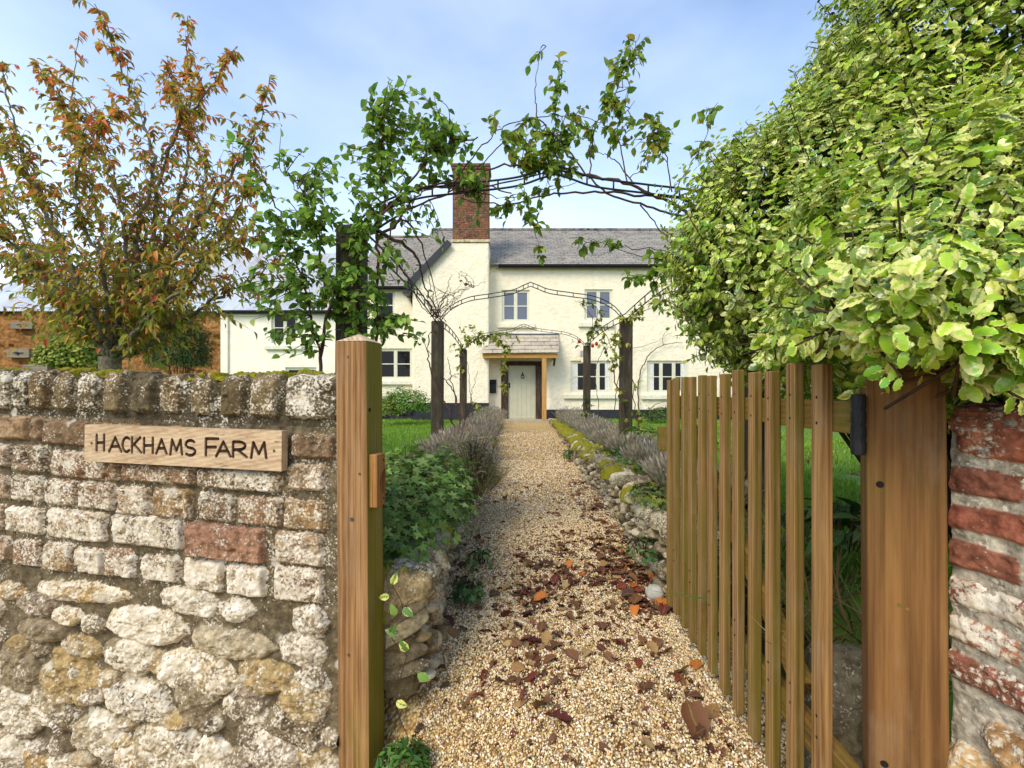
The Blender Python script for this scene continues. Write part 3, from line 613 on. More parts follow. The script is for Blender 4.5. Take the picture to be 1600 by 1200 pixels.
for i in range(12):
    b = g0+(g1-g0)*i/11; q = np.array([b[0], b[1], .062+.006*math.sin(i*2.1)]); top = 1.122+.005*math.sin(i*1.7)
    tw = GN*.003*math.sin(i*3.3)+GD*.003*math.sin(i*1.3); V = [q, q+GD*pw, q+GD*pw-GN*pt, q-GN*pt]; V += [v+UP*top+tw for v in V]
    o = obj('picket', V, [(0, 1, 5, 4), (1, 2, 6, 5), (2, 3, 7, 6), (3, 0, 4, 7), (4, 5, 6, 7), (3, 2, 1, 0)], M_picks[0 if i == 0 else 1+i % 2], gate, bevel=.003)
    if i: o.data.materials.append(M_pside); o.data.polygons[3].material_index = 1; o.data.polygons[1].material_index = 1
    for zz in (1.045, .985, .30, .25): disc(MB(), q+GD*pw*.5+UP*zz+tw*.8, GN, .0035, .0006).build('nail', M_dark, o)
def rail(name, z0, z1, a0, a1, th=.034):
    q = np.array([g0[0], g0[1], 0])+GD*a0-GN*pt; m = MB(); m.obox(q+UP*z0-GN*.0006, GD*(a1-a0), -GN*th, UP*(z1-z0)); return m.build(name, M_rail, gate, bevel=.003)
L = float(np.linalg.norm(g1-g0))+pw
rail('top_rail', 1.028, 1.100, -.075, L); rail('bottom_rail', .22, .295, -.075, L)
a = np.array([g0[0], g0[1], 0])-GN*(pt+.0012); m = MB(); pa, pb = a+GD*.16+UP*.32, a+GD*(L-.1)+UP*1.02; d = unit(pb-pa); nn = np.cross(GN, d)
m.obox(pa, pb-pa, -GN*.03, -nn*.07); m.build('brace', M_rail, gate, bevel=.003)
q = np.array([g0[0], g0[1], 0])+GD*(L-.08)-GN*(pt+.002); m = MB(); m.obox(q+UP*.83, GD*.22, -GN*.035, UP*.10); m.obox(q+GD*.12+GN*.05+UP*.815, GD*.045, -GN*.088, UP*.125); m.build('latch_bar', M_rail, gate, bevel=.004)
for z in (.99, .20):
    b = np.array([.7155, .952, 0]); m = MB(); m.tube([b+UP*z, b+UP*(z+.125)], .0125, 12)
    for k in range(4): m.tube([b+UP*(z+.0035+k*.031), b+UP*(z+.0275+k*.031)], .0138, 14)
    m.build('hinge', M_iron, gate)
# the name board
M_sign = wood_mat('sign_wood', S(204, 178, 142), S(166, 136, 102), 'X', None); M_carve = plain('carved_letters', S(70, 46, 26), S(48, 32, 20), 60, .9, .5)
uL, sL = wall_us(137, 690); uR, sR = wall_us(441, 702)
sgo = np.array([WA[0]+WD[0]*uL, WA[1]+WD[1]*uL, 0]); sge = np.array([WA[0]+WD[0]*uR, WA[1]+WD[1]*uR, 0]); nW = np.array([WN[0], WN[1], 0])
zL0, zL1 = wall_us(137, 718.5)[1]+SHR*uL, wall_us(137, 661)[1]+SHR*uL; zR0, zR1 = wall_us(445, 736)[1]+SHR*uR, wall_us(445, 669)[1]+SHR*uR
ax = (sge-sgo)*.985+UP*((zR0+zR1)/2-(zL0+zL1)/2); Ls = np.linalg.norm(ax); ax = ax/Ls; up = unit(np.cross(ax, -nW)); up = up*np.sign(up[2]); hs = ((zL1-zL0)+(zR1-zR0))/2*.94; bk = nW*.014
so = sgo+UP*(zL0+zL1)/2-up*hs/2+nW*.012+(sge-sgo)*.05
sign = thing('name_board', 'oak board carved HACKHAMS FARM fixed to the lichened wall', 'sign', so)
TH = .032
bm = MB(); bm.obox(so, ax*Ls, nW*TH, up*hs); board = bm.build('board', M_sign, sign)
def sg(a, b, d=0): return so+ax*(a*Ls)+up*(b*hs)+nW*(TH+d)
arc = lambda cx, cy, rx, ry, a0, a1, n=9: [(cx+rx*math.cos(R(a0+(a1-a0)*i/(n-1))), cy+ry*math.sin(R(a0+(a1-a0)*i/(n-1)))) for i in range(n)]
GL = {'H': [[(0, 0), (0, 1)], [(.9, 0), (.9, 1)], [(0, .5), (.9, .5)]], 'A': [[(0, 0), (.5, 1), (1, 0)], [(.2, .36), (.8, .36)]], 'C': [arc(.55, .5, .55, .5, 50, 310)],
      'K': [[(0, 0), (0, 1)], [(.9, 1), (0, .42)], [(.22, .56), (1, 0)]], 'M': [[(0, 0), (.14, 1), (.5, .25), (.86, 1), (1, 0)]], 'S': [arc(.5, .74, .42, .26, 35, 270, 7)+arc(.5, .24, .46, .25, 90, -140, 7)],
      'F': [[(0, 0), (0, 1)], [(0, 1), (1, 1)], [(0, .5), (.8, .5)]], 'R': [[(0, 0), (0, 1)], [(0, 1)]+arc(.45, .74, .45, .26, 90, -90, 7)+[(0, .48)], [(.3, .48), (1, 0)]]}
LET = [('H', 466, 507, 350, 425), ('A', 528, 588, 362, 430), ('C', 594, 630, 362, 432), ('K', 640, 684, 362, 434), ('H', 698, 744, 364, 436), ('A', 756, 804, 370, 438), ('M', 822, 876, 372, 442), ('S', 888, 938, 374, 446),
       ('F', 984, 1038, 366, 446), ('A', 1030, 1092, 380, 450), ('R', 1104, 1162, 380, 452), ('M', 1182, 1246, 382, 456)]
cut, floor = MB(), MB(); rad = .0062
for ch, x0, x1, y0, y1 in LET:
    for stroke in GL[ch]:
        pts = []
        for (a, b) in stroke:
            x = x0+(x1-x0)*a; fx = (x-405)/905; yb = 475+(520-475)*fx; yt = 302+(325-302)*fx; y = y1+(y0-y1)*b; pts.append((fx, (yb-y)/(yb-yt)))
        for (a, b) in zip(pts[:-1], pts[1:]):
            A_, B_ = sg(*a), sg(*b); d = unit(B_-A_); e = np.cross(nW, d); ang = np.linspace(-np.pi/2, np.pi/2, 6)
            ring = [A_-d*math.cos(q)*rad-e*math.sin(q)*rad for q in ang]+[B_+d*math.cos(q)*rad+e*math.sin(q)*rad for q in ang]
            cut.prism([p-nW*.007 for p in ring], nW*.02); floor.prism([p-nW*.0062+(p-(A_+B_)/2)*0 for p in ring], nW*.0014)
try:
    co = cut.build('cutter', M_carve, sign); bo = board.modifiers.new('carve', 'BOOLEAN'); bo.object = co; bo.solver = 'EXACT'; bo.use_self = True; bo.operation = 'DIFFERENCE'
    dg = bpy.context.evaluated_depsgraph_get(); dg.update(); me = bpy.data.meshes.new_from_object(board.evaluated_get(dg)); board.modifiers.clear()
    if len(me.polygons) > 60: board.data = me
    bpy.data.objects.remove(co)
except Exception as e: print('carve failed', e)
floor.build('lettering', M_carve, sign)
for a in (.04, .966):
    m = MB(); disc(m, sg(a, .5), nW, .0055, .0008); m.build('screw', M_screw, sign); 

# ------------------------------------------------------------------ the farmhouse
def W(px, py, Y): p = P(px, py, Y); return float(p[0]), float(p[2])
def render_mat(name, c1, c2, bump=.8):
    g = G(name); n = g.noise(5, 5, .6); f = g.noise(26, 5, .65); f2 = g.noise(9, 3, .5)
    c = g.mix(g.ramp(n, [(.35, 0), (.7, 1)]), c1, c2)
    stain = g.ramp(g.noise(2.2, 5, .65, g.map((1, 1, .35))), [(.55, 0), (.8, 1)])
    c = g.mix(g.math('MULTIPLY', stain, .38), c, S(186, 174, 138)); c = g.mix(g.math('MULTIPLY', g.ramp(g.noise(.9, 6, .7), [(.5, 0), (.68, 1)]), .22), c, S(196, 192, 176))
    return g.done(c, .9, g.bump(g.math('ADD', g.math('MULTIPLY', f, .6), f2), bump, .03), .15)
M_wall = render_mat('cream_render', S(241, 230, 202), S(231, 218, 186)); M_wing = render_mat('cream_render_smooth', S(240, 233, 214), S(232, 222, 196), .35)
M_plinth = plain('black_plinth', S(34, 34, 40), S(52, 52, 58), 6, .8, .5, .01)
M_frame = plain('window_paint', S(214, 210, 186), S(204, 200, 174), 10, .5, .1, .002)
M_sill = plain('sill_paint', S(228, 222, 198), S(206, 200, 172), 8, .7, .3)
M_glass = plain('dark_glass', S(10, 10, 10), S(20, 18, 17), 1.5, .04, 0, .001, .25)
M_glass_grey = plain('grey_glass', S(96, 100, 112), S(84, 90, 104), 1.5, .15, 0, .001, .6)  # paler grey-blue base colour for the main block's upper panes
M_curtain = plain('white_curtain', S(222, 220, 212), S(196, 194, 184), 20, .9, .2)
M_black = plain('black_gutter', S(22, 22, 26), S(34, 34, 38), 6, .4, .1, .002, .4)
M_oak = wood_mat('oak_porch', S(206, 160, 92), S(150, 104, 48), 'Z'); M_oakx = wood_mat('oak_porch_beam', S(200, 152, 78), S(150, 102, 44), 'X')
M_dkwood = wood_mat('dark_door_frame', S(74, 54, 42), S(40, 28, 22), 'Z')
M_door = plain('sage_door', S(186, 184, 158), S(176, 174, 148), 4, .6, .15, .002)
def slate_mat(name, row, wid, cols, mort):
    g = G(name); uv = g.tc.outputs['UV']; b = g.n('ShaderNodeTexBrick'); g.put(b.inputs['Vector'], uv)
    b.inputs['Scale'].default_value = 1; b.inputs['Brick Width'].default_value = wid; b.inputs['Row Height'].default_value = row; b.inputs['Mortar Size'].default_value = row*.07; b.inputs['Bias'].default_value = 0
    b.inputs['Color1'].default_value = cols[0]; b.inputs['Color2'].default_value = cols[1]; b.inputs['Mortar'].default_value = mort
    n = g.noise(3, 6, .65); c = g.mix(g.ramp(n, [(.4, 0), (.66, 1)]), b.outputs[0], cols[2]); c = g.mix(g.math('MULTIPLY', g.ramp(g.noise(14, 5, .7), [(.5, 0), (.62, 1)]), .55), c, cols[3])
    sy = g.math('FRACT', g.math('DIVIDE', g.sep(uv)[1], row))
    return g.done(c, .75, g.bump(g.math('ADD', g.math('MULTIPLY', b.outputs[1], -.6), g.math('MULTIPLY', sy, -.5)), .9, .014), .12)
M_slate = slate_mat('roof_slate', .16, .26, [S(138, 131, 124), S(108, 103, 98), S(148, 141, 128), S(170, 160, 138)], S(50, 48, 46))
M_pslate = slate_mat('porch_slate', .17, .42, [S(168, 156, 138), S(146, 138, 128), S(184, 172, 150), S(200, 188, 160)], S(92, 84, 72))
house = thing('farmhouse', 'cream rendered farmhouse with slate roof and brick chimney at the end of the path', 'house', (1.0, 16.5, .2))
def facade(Y, x0, x1, z0, z1, holes, mat, depth=.16, name='wall', back=.3, top=None):
    xs = sorted({x0, x1, *[h[0] for h in holes], *[h[1] for h in holes]}); zs = sorted({z0, z1, *[h[2] for h in holes], *[h[3] for h in holes]})
    m = MB()
    for a, b in zip(xs[:-1], xs[1:]):
        for c, d in zip(zs[:-1], zs[1:]):
            if any(h[0] <= (a+b)/2 <= h[1] and h[2] <= (c+d)/2 <= h[3] for h in holes): continue
            m.add([(a, Y, c), (b, Y, c), (b, Y, d), (a, Y, d)], [(0, 1, 2, 3)])
    for (a, b, c, d) in holes:
        D = Y+depth
        m.add([(a, Y, c), (a, D, c), (a, D, d), (a, Y, d)], [(0, 1, 2, 3)]); m.add([(b, Y, c), (b, D, c), (b, D, d), (b, Y, d)], [(3, 2, 1, 0)])
        m.add([(a, Y, d), (b, Y, d), (b, D, d), (a, D, d)], [(3, 2, 1, 0)]); m.add([(a, Y, c), (b, Y, c), (b, D, c), (a, D, c)], [(0, 1, 2, 3)])
    for xx in (x0, x1): m.add([(xx, Y, z0), (xx, Y+back, z0), (xx, Y+back, z1), (xx, Y, z1)], [(0, 1, 2, 3)])
    m.add([(x0, Y+back, z0), (x1, Y+back, z0), (x1, Y+back, z1), (x0, Y+back, z1)], [(3, 2, 1, 0)])
    return m.build(name, mat, house)
def window(box, Y, lights, hbar=1, glass=None, sill=None, curtain=False):
    x0, x1, z0, z1 = box; y0, y1 = Y+.045, Y+.115; fw = .055; m = MB()
    m.box((x0, y0, z0), (x0+fw, y1, z1)); m.box((x1-fw, y0, z0), (x1, y1, z1)); m.box((x0+fw, y0, z1-fw), (x1-fw, y1, z1)); m.box((x0+fw, y0, z0), (x1-fw, y1, z0+fw))
    wd = (x1-x0-2*fw)/lights
    f = None
    for i in range(1, lights): a = x0+fw+wd*i; m.box((a-.028, y0+.004, z0+fw), (a+.028, y1-.004, z1-fw))
    for i in range(lights):
        a, b = x0+fw+wd*i+(.028 if i else 0), x0+fw+wd*(i+1)-(.028 if i < lights-1 else 0)
        for k in range(1, hbar+1): zz = z0+fw+(z1-z0-2*fw)*k/(hbar+1); m.box((a, y0+.012, zz-.016), (b, y1-.012, zz+.016))
        s_ = .03; m.box((a, y0+.008, z0+fw), (a+s_, y1-.008, z1-fw)); m.box((b-s_, y0+.008, z0+fw), (b, y1-.008, z1-fw)); m.box((a+s_, y0+.010, z1-fw-s_), (b-s_, y1-.010, z1-fw)); m.box((a+s_, y0+.010, z0+fw), (b-s_, y1-.010, z0+fw+s_))
    f = m.build('window', M_frame, house)
    for i in range(lights):
        a, b = x0+fw+wd*i, x0+fw+wd*(i+1); p = MB(); p.box((a+.003, y1-.040, z0+fw+.003), (b-.003, y1-.030, z1-fw-.003)); p.build('pane', glass or M_glass, f)
    if curtain:
        for s_ in (0, 1):
            a = x0+fw+.02 if s_ == 0 else x1-fw-.02-wd*.40; b = a+wd*.40; n = 9; pts = [(a+(b-a)*i/n, y1-.041-.006*(1+math.sin(i*2.2))) for i in range(n+1)]
            V = [(px_, py_, z0+fw+.02) for px_, py_ in pts]+[(px_, py_, z1-fw-.02) for px_, py_ in pts]
            obj('curtain', V, [(i, i+1, n+2+i, n+1+i) for i in range(n)], M_curtain, f)
    if sill:
        s0, s1, za, zb_ = sill; q = MB(); q.box((s0, Y-.10, za), (s1, Y+.04, zb_)); q.build('sill', M_sill, f, bevel=.015)
def wbox(x0, y0, x1, y1, Y): a, b = W(x0, y1, Y), W(x1, y0, Y); return (a[0], b[0], a[1], b[1])
YM, YL, YC, YW = 15.5, 15.45, 14.95, 15.6
GZ = .12
def roof(Y0, z0, Y1, z1, x0, x1, mat, name='roof', over=.22, x0b=None, th=.06):
    x0b = x0 if x0b is None else x0b; d = unit(np.array([0, Y1-Y0, z1-z0])); n = np.array([0, -d[2], d[1]]); L = math.hypot(Y1-Y0, z1-z0)
    e = np.array([0, Y0, z0])-d*over; r = np.array([0, Y1, z1]); X = lambda x: np.array([x, 0, 0])
    V = [e+X(x0), e+X(x1), r+X(x1), r+X(x0b)]; V += [v+n*th for v in V]; uv = [(x0, 0), (x1, 0), (x1, L), (x0b, L)]*2
    return obj(name, V, [(3, 2, 1, 0), (4, 5, 6, 7), (0, 1, 5, 4), (1, 2, 6, 5), (2, 3, 7, 6), (3, 0, 4, 7)], mat, house, uv=uv)
def gutter(x0, x1, Y, z, name='gutter', r=.055):
    th = np.linspace(np.pi, 2*np.pi, 9); ring = [(Y+r*math.cos(a), z+r*math.sin(a)) for a in th]+[(Y+(r-.01)*math.cos(a), z+.004+(r-.01)*math.sin(a)) for a in th[::-1]]
    m = MB(); m.prism([(x0, y, zz) for y, zz in ring], (x1-x0, 0, 0)); m.box((x0, Y+r+.002, z-.10), (x1, Y+r+.03, z+.03)); m.build(name, M_black, house)
# main block
ze = W(800, 413, YM)[1]; wins = [((784, 453, 827.5, 502.5), (777, 505.5, 836, 512), 2, M_glass_grey, 0), ((913.5, 452, 957, 500), (904, 503.5, 961, 510.5), 2, M_glass_grey, 0),
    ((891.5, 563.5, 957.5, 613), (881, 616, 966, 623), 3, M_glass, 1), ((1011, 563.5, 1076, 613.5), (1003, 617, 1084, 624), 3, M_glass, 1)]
wins += [((1090, 452, 1134, 500), (1082, 503.5, 1140, 510.5), 2, M_glass_grey, 0)]
hs_ = [wbox(*w[0], YM) for w in wins]; dr = wbox(783.5, 565.5, 847.5, 654, YM)
facade(YM, -3.1, 10.2, GZ, ze, hs_+[(dr[0], dr[1], GZ+.09, dr[3])], M_wall)
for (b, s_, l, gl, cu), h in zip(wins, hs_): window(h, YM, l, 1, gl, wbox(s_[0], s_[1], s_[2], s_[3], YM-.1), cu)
zr, YR = EYE+(612-362)/720*18.4, 18.4
roof(YM, ze+.02, YR, zr, -3.2, 10.5, M_slate); roof(21.3, ze, YR, zr+.004, -3.2, 10.5, M_slate)
gutter(-.45, 10.4, YM-.235, ze-.07)
m = MB(); m.prism([(10.2, YM, GZ), (10.2, 21.3, GZ), (10.2, 21.3, ze), (10.2, YR, zr-.04), (10.2, YM, ze)], (.3, 0, 0)); m.build('gable_wall', M_wall, house)
m = MB(); m.box((-3.2, YR-.09, zr+.03), (10.5, YR+.09, zr+.11)); m.build('ridge', M_slate, house, uv=[(0, 0)]*8)
m = MB(); m.box((dr[1]+.10, YM-.03, GZ-.1), (10.2, YM-.002, W(0, 640, YM)[1])); m.build('plinth', M_plinth, house)
# left block with its lower eaves
zl = W(0, 446, YL)[1]; bl = [wbox(591, 544.5, 644, 592.5, YL), wbox(588, 453, 617, 500, YL)]
facade(YL, -5.15, -3.05, GZ, zl, bl, M_wall)
window(bl[0], YL, 2, 1, M_glass, wbox(588, 595, 647, 601, YL-.1)); window(bl[1], YL, 1, 1, M_glass, wbox(584, 504, 621, 510, YL-.1))
zr2 = EYE+(612-373)/720*18.4
roof(YL, zl+.02, 18.4, zr2, -5.3, -2.2, M_slate, over=.2); roof(21.3, zl, 18.4, zr2+.004, -5.3, -2.2, M_slate); gutter(-5.3, -3.32, YL-.215, zl-.08)
m = MB(); m.prism([(-5.15, YL+.3, GZ), (-5.15, 21.3, GZ), (-5.15, 21.3, zl), (-5.15, 18.4, zr2-.06), (-5.15, YL+.3, zl)], (.3, 0, 0)); m.build('gable_wall', M_wall, house)
m = MB(); m.box((-5.3, 18.31, zr2+.03), (-2.2, 18.49, zr2+.10)); m.build('ridge', M_slate, house, uv=[(0, 0)]*8)
# projecting half gable running up into the chimney stack
c0, c1 = W(644, 440, YC), W(702, 380, YC); cx0, cz0 = W(706.5, 378, YC); cx1 = W(764, 378, YC)[0]
pts = [(c0[0], GZ), (cx1, GZ), (cx1, cz0), (cx0, cz0), (c1[0], c1[1]-.06), (c0[0], c0[1])]
nx_, nz_ = 40, 60; Yf = YC
m = MB(); m.prism([(a, YC, b) for a, b in pts], (0, 1.1, 0)); m.build('chimney_breast', M_wall, house, bevel=.05)
d = np.array([c1[0]-c0[0], 0, c1[1]-c0[1]]); d = unit(d); n = np.array([-d[2], 0, d[0]]); p0 = np.array([c0[0], YC-.12, c0[1]])-d*.28; p1 = np.array([c1[0], YC-.12, c1[1]])+d*.02; L = np.linalg.norm(p1-p0)
V = [p0, p1, p1+np.array([0, 3.2, 0]), p0+np.array([0, 1.6, 0])]; V = [v+n*.01 for v in V]; V += [v+n*.06 for v in V]
obj('roof', V, [(3, 2, 1, 0), (4, 5, 6, 7), (0, 1, 5, 4), (1, 2, 6, 5), (2, 3, 7, 6), (3, 0, 4, 7)], M_slate, house, uv=[(0, 0), (0, L), (3.2, L), (1.6, 0)]*2)
m = MB(); m.obox(p0+np.array([0, -.03, 0])-n*.13, p1-p0, (0, .03, 0), n*.21); m.build('bargeboard', M_black, house)
m = MB(); m.box((c0[0]-.28, YC-.1, c0[1]-.42), (c0[0]-.02, YC+.5, c0[1]-.30)); m.tube([(c0[0]-.09, YC+.25, c0[1]-.34), (c0[0]-.09, YC+.3, c0[1]-.55), (c0[0]-.05, YL-.07, c0[1]-.75)], .035); m.build('gutter', M_black, house)
m = MB(); m.box((W(628, 0, YL)[0]-2.3, YL-.03, GZ-.1), (c0[0]-.002, YL-.002, W(0, 628, YL)[1])); m.box((c0[0]-.02, YC-.03, GZ-.1), (cx1+.005, YC-.002, W(0, 629.5, YC)[1])); m.build('plinth', M_plinth, house)
g = G('chimney_brick'); b = g.n('ShaderNodeTexBrick'); cxyz = g.n('ShaderNodeCombineXYZ'); o3 = g.sep(g.obj); g.put(cxyz.inputs[0], g.math('ADD', o3[0], o3[1])); g.put(cxyz.inputs[1], o3[2]); g.put(b.inputs['Vector'], cxyz.outputs[0])
b.inputs['Scale'].default_value = 1; b.inputs['Brick Width'].default_value = .225; b.inputs['Row Height'].default_value = .075; b.inputs['Mortar Size'].default_value = .008
b.inputs['Color1'].default_value = S(140, 74, 50); b.inputs['Color2'].default_value = S(96, 56, 44); b.inputs['Mortar'].default_value = S(134, 112, 92)
cc = g.mix(g.ramp(g.noise(4, 5, .7), [(.4, 0), (.62, 1)]), b.outputs[0], S(84, 62, 46)); cc = g.mix(g.math('MULTIPLY', g.ramp(g.noise(2.6, 6, .7, g.map((1, 1, 1), loc=(5, 5, 5))), [(.5, 0), (.64, 1)]), .6), cc, S(112, 104, 58)); cc = g.mix(g.math('MULTIPLY', g.ramp(g.noise(22, 4, .7), [(.58, 0), (.66, 1)]), .6), cc, S(196, 180, 150))
M_chim = g.done(cc, .9, g.bump(g.math('MULTIPLY', b.outputs[1], -1), .8, .012), .15)
zt = W(0, 256, YC)[1]; ch = MB(); ch.box((cx0+.012, YC+.012, cz0-.02), (cx1-.012, YC+.75, zt-.16)); chm = ch.build('chimney', M_chim, house)
m = MB(); m.box((cx0-.02, YC-.02, zt-.16), (cx1+.02, YC+.78, zt-.08)); m.box((cx0-.045, YC-.045, zt-.08), (cx1+.045, YC+.80, zt)); m.build('corbel', M_chim, chm)
m = MB(); m.prism([(cx0-.03, YC-.04, cz0-.01), (cx1+.03, YC-.04, cz0-.01), (cx1+.03, YC+.012, cz0+.09), (cx0-.03, YC+.012, cz0+.09)], (0, .03, 0)); m.build('flaunching', plain('mossy_mortar', S(196, 184, 146), S(120, 112, 60), 7, .95, .8, .02), chm)
# door and porch
df = house; m = MB(); x0, x1, z0, z1 = dr; jl = W(794, 0, YM)[0]; jr = W(837, 0, YM)[0]; zd0, zd1 = W(0, 653.8, YM)[1], W(0, 571, YM)[1]
fr = MB(); fr.box((x0-.01, YM-.05, GZ+.09), (jl, YM+.10, zd1)); fr.box((jr, YM-.05, GZ+.09), (x1+.01, YM+.10, zd1)); fr.box((x0-.01, YM-.045, zd1), (x1+.01, YM+.10, z1+.02)); fr.build('door_frame', M_dkwood, house, bevel=.02)
door = MB(); nb = 6
for i in range(nb): a, b_ = jl+(jr-jl)*i/nb, jl+(jr-jl)*(i+1)/nb; door.box((a+.003, YM+.03, zd0), (b_-.003, YM+.07, zd1-.002))
door.box((jl+.002, YM+.042, zd0+.002), (jr-.002, YM+.068, zd1-.004)); dob = door.build('door', M_door, house)
m = MB(); xk, zk = W(816.5, 586, YM); m.obox((xk-.035, YM+.018, zk-.02), (.07, 0, 0), (0, .012, 0), (0, 0, .06)); m.tube([(xk, YM+.02, zk+.03), (xk, YM+.015, zk+.1)], .014)
m.tube([(xk+.055*math.cos(a), YM+.012, zk-.055+.055*math.sin(a)) for a in np.linspace(0, 2*np.pi, 14)], .012); m.build('knocker', M_iron, dob)
m = MB(); xk, zk = W(796, 602, YM); m.box((xk-.02, YM+.012, zk-.09), (xk+.025, YM+.03, zk+.09)); m.build('handle', M_iron, dob, bevel=.005)
m = MB(); a = W(784, 655, 14.6); b_ = W(853, 660, 14.6); m.box((a[0]-.1, 14.62, GZ-.1), (b_[0]+.15, YM+.05, GZ+.085)); m.build('doorstep', plain('step_stone', S(178, 164, 136), S(150, 138, 112), 5, .9, .5), house)
YP = 14.7; a = W(754, 559.5, YP); b_ = W(871, 553, YP); m = MB(); m.box((a[0], YP, a[1]), (b_[0], YP+.10, b_[1]+.02)); m.box((a[0]+.02, YP+.1, a[1]+.0), (a[0]+.10, YM-.002, b_[1])); m.box((b_[0]-.10, YP+.1, a[1]), (b_[0]-.02, YM-.002, b_[1])); m.build('porch_beam', M_oakx, house, bevel=.008)
xp0, xp1 = W(847, 0, YP)[0], W(854, 0, YP)[0]; m = MB(); m.box((xp0, YP+.01, GZ+.085), (xp1, YP+.14, a[1]-.002)); m.build('porch_post', M_oak, house, bevel=.01)
m = MB(); m.obox((b_[0]-.09, YM-.25, a[1]-.22), (.06, 0, 0), (0, .06, .04), (0, -.38, .24)); m.build('porch_brace', M_dkwood, house)
e0, e1 = W(753, 553, YP-.06), W(873.5, 552, YP-.06); t0, t1 = W(761, 523, YM-.01), W(871, 523, YM-.01)
rb = lambda x, Y, z: np.array([x, Y, z]); V = [rb(e0[0], YP-.06, e0[1]), rb(e1[0], YP-.06, e1[1]+.01), rb(t1[0]+.03, YM-.003, t1[1]), rb(t0[0]-.08, YM-.003, t0[1])]; nn = np.array([0, -.55, .83])
n_r, out = 5, MB(); uvs = []
for i in range(n_r):
    f0, f1 = i/n_r-.02*(i > 0), (i+1)/n_r; q = [V[0]*(1-f0)+V[3]*f0, V[1]*(1-f0)+V[2]*f0, V[1]*(1-f1)+V[2]*f1, V[0]*(1-f1)+V[3]*f1]; q = [q[0]+nn*.03, q[1]+nn*.03, q[2]+nn*.012, q[3]+nn*.012]; out.add(q+[v-nn*.012 for v in q], [(0, 1, 2, 3), (7, 6, 5, 4), (4, 5, 1, 0), (5, 6, 2, 1), (7, 4, 0, 3)])
    uvs += [(v[0], .17*(i+(.04 if k in (0, 1) else .96))) for k, v in enumerate(q)]*2
obj('porch_roof', out.v, out.f, M_pslate, house, uv=uvs)
m = MB(); m.box((t0[0]-.1, YM-.06, t0[1]-.01), (t1[0]+.05, YM-.002, t1[1]+.035)); m.build('lead_flashing', plain('lead', S(70, 74, 82), S(90, 94, 100), 5, .6, .2), house)
# low wing on the left with a corrugated roof
ww = [wbox(424, 487, 464.5, 536.5, YW), wbox(446, 574, 494, 622, YW)]
xw0 = W(346, 0, YW)[0]; zw = W(0, 487, YW)[1]
facade(YW, xw0, -5.16, GZ-.1, zw, ww, M_wing)
window(ww[0], YW, 2, 1, M_glass, wbox(413, 540, 471, 546, YW-.1)); window(ww[1], YW, 2, 0, M_glass)
m = MB(); m.box((xw0+.0, YW-.07, GZ), (W(358, 0, YW)[0], YW-.002, zw-.02)); m.box((xw0, YW-.072, zw-.16), (W(407, 0, YW)[0], YW-.002, zw-.021)); m.build('wall_pier', M_wing, house, bevel=.03)
def corrugated(x0, x1, Y0, z0, Y1, z1, name, mat, parent, over=.15, x1r=None, x0r=None, amp=.012):
    n = int((x1-x0)/.019); xs = np.linspace(x0, x1, n); d = unit(np.array([Y1-Y0, z1-z0])); k = np.linspace(0, 1, 6); X, K = np.meshgrid(xs, k, indexing='ij')
    xr0 = x0 if x0r is None else x0r; Xq = X+(np.maximum(xr0-X, 0))*K
    Yq = Y0-d[0]*over+(Y1-Y0+d[0]*over)*K; Zq = z0-d[1]*over+(z1-z0+d[1]*over)*K+amp*np.sin(X*2*np.pi/.152*2)
    Kmax = np.clip((X-x0)/max(xr0-x0, 1e-6), 0, 1) if x0r is not None else 1
    Yq = Y0-d[0]*over+(Y1-Y0+d[0]*over)*K*Kmax; Zq = z0-d[1]*over+(z1-z0+d[1]*over)*K*Kmax+amp*np.sin(X*2*np.pi/.076)
    return obj(name, np.stack([X, Yq, Zq], -1).reshape(-1, 3), grid_quads(n, 6), mat, parent, smooth=True)
g = G('corrugated_metal'); sx = g.math('FRACT', g.math('DIVIDE', g.sep(g.obj)[0], .8)); n = g.noise(1.2, 6, .65, g.map((2.2, .5, .5)))
c = g.mix(g.ramp(n, [(.4, 0), (.62, 1)]), S(196, 202, 208), S(172, 176, 180)); c = g.mix(g.math('MULTIPLY', g.ramp(g.noise(.9, 5, .7, g.map((2.5, .4, .4), loc=(3, 1, 4))), [(.52, 0), (.66, 1)]), .6), c, S(186, 150, 112))
c = g.mix(g.math('MULTIPLY', g.ramp(sx, [(.0, 1), (.03, 0)]), .3), c, S(120, 116, 110)); M_tin = g.done(c, .45, None, .4, .25)
zrw = EYE+(612-395)/720*18.8
corrugated(xw0-.1, -5.1, YW, zw+.06, 18.8, zrw, 'roof', M_tin, house); corrugated(xw0-.1, -5.1, 22, zw+.06, 18.8, zrw, 'roof', M_tin, house); gutter(xw0+.02, -5.2, YW-.2, zw-.0)
# --- the cob barn beside it
YB = 15.75; barn = thing('barn', 'old orange cob barn with a pale corrugated roof behind the cherry tree', 'barn', (-15, 17, .1))
zbn = W(0, 481, YB)[1]; xb0, xb1 = -19.6, xw0-.01
xs = np.concatenate([np.linspace(xb0, -17.6, 30), np.linspace(-17.55, xb1, 300)]); zs = np.linspace(.0, zbn, 110); X, Z = np.meshgrid(xs, zs, indexing='ij')
h = .16*fbm(X*1.2, Z*1.6, 5, 51)+.12*np.abs(fbm(X*3.2, Z*6, 4, 57))-.10*ss(.08, .2, fbm(X*2.1, Z*3.4, 3, 53))
V = np.stack([X, YB-.05-h, Z], -1).reshape(-1, 3)
t = np.clip(.5+1.1*fbm(X*2.4, Z*3, 4, 61), 0, 1)[..., None]; col = (np.array(S(190, 140, 86)[:3])*t+np.array(S(142, 98, 58)[:3])*(1-t))
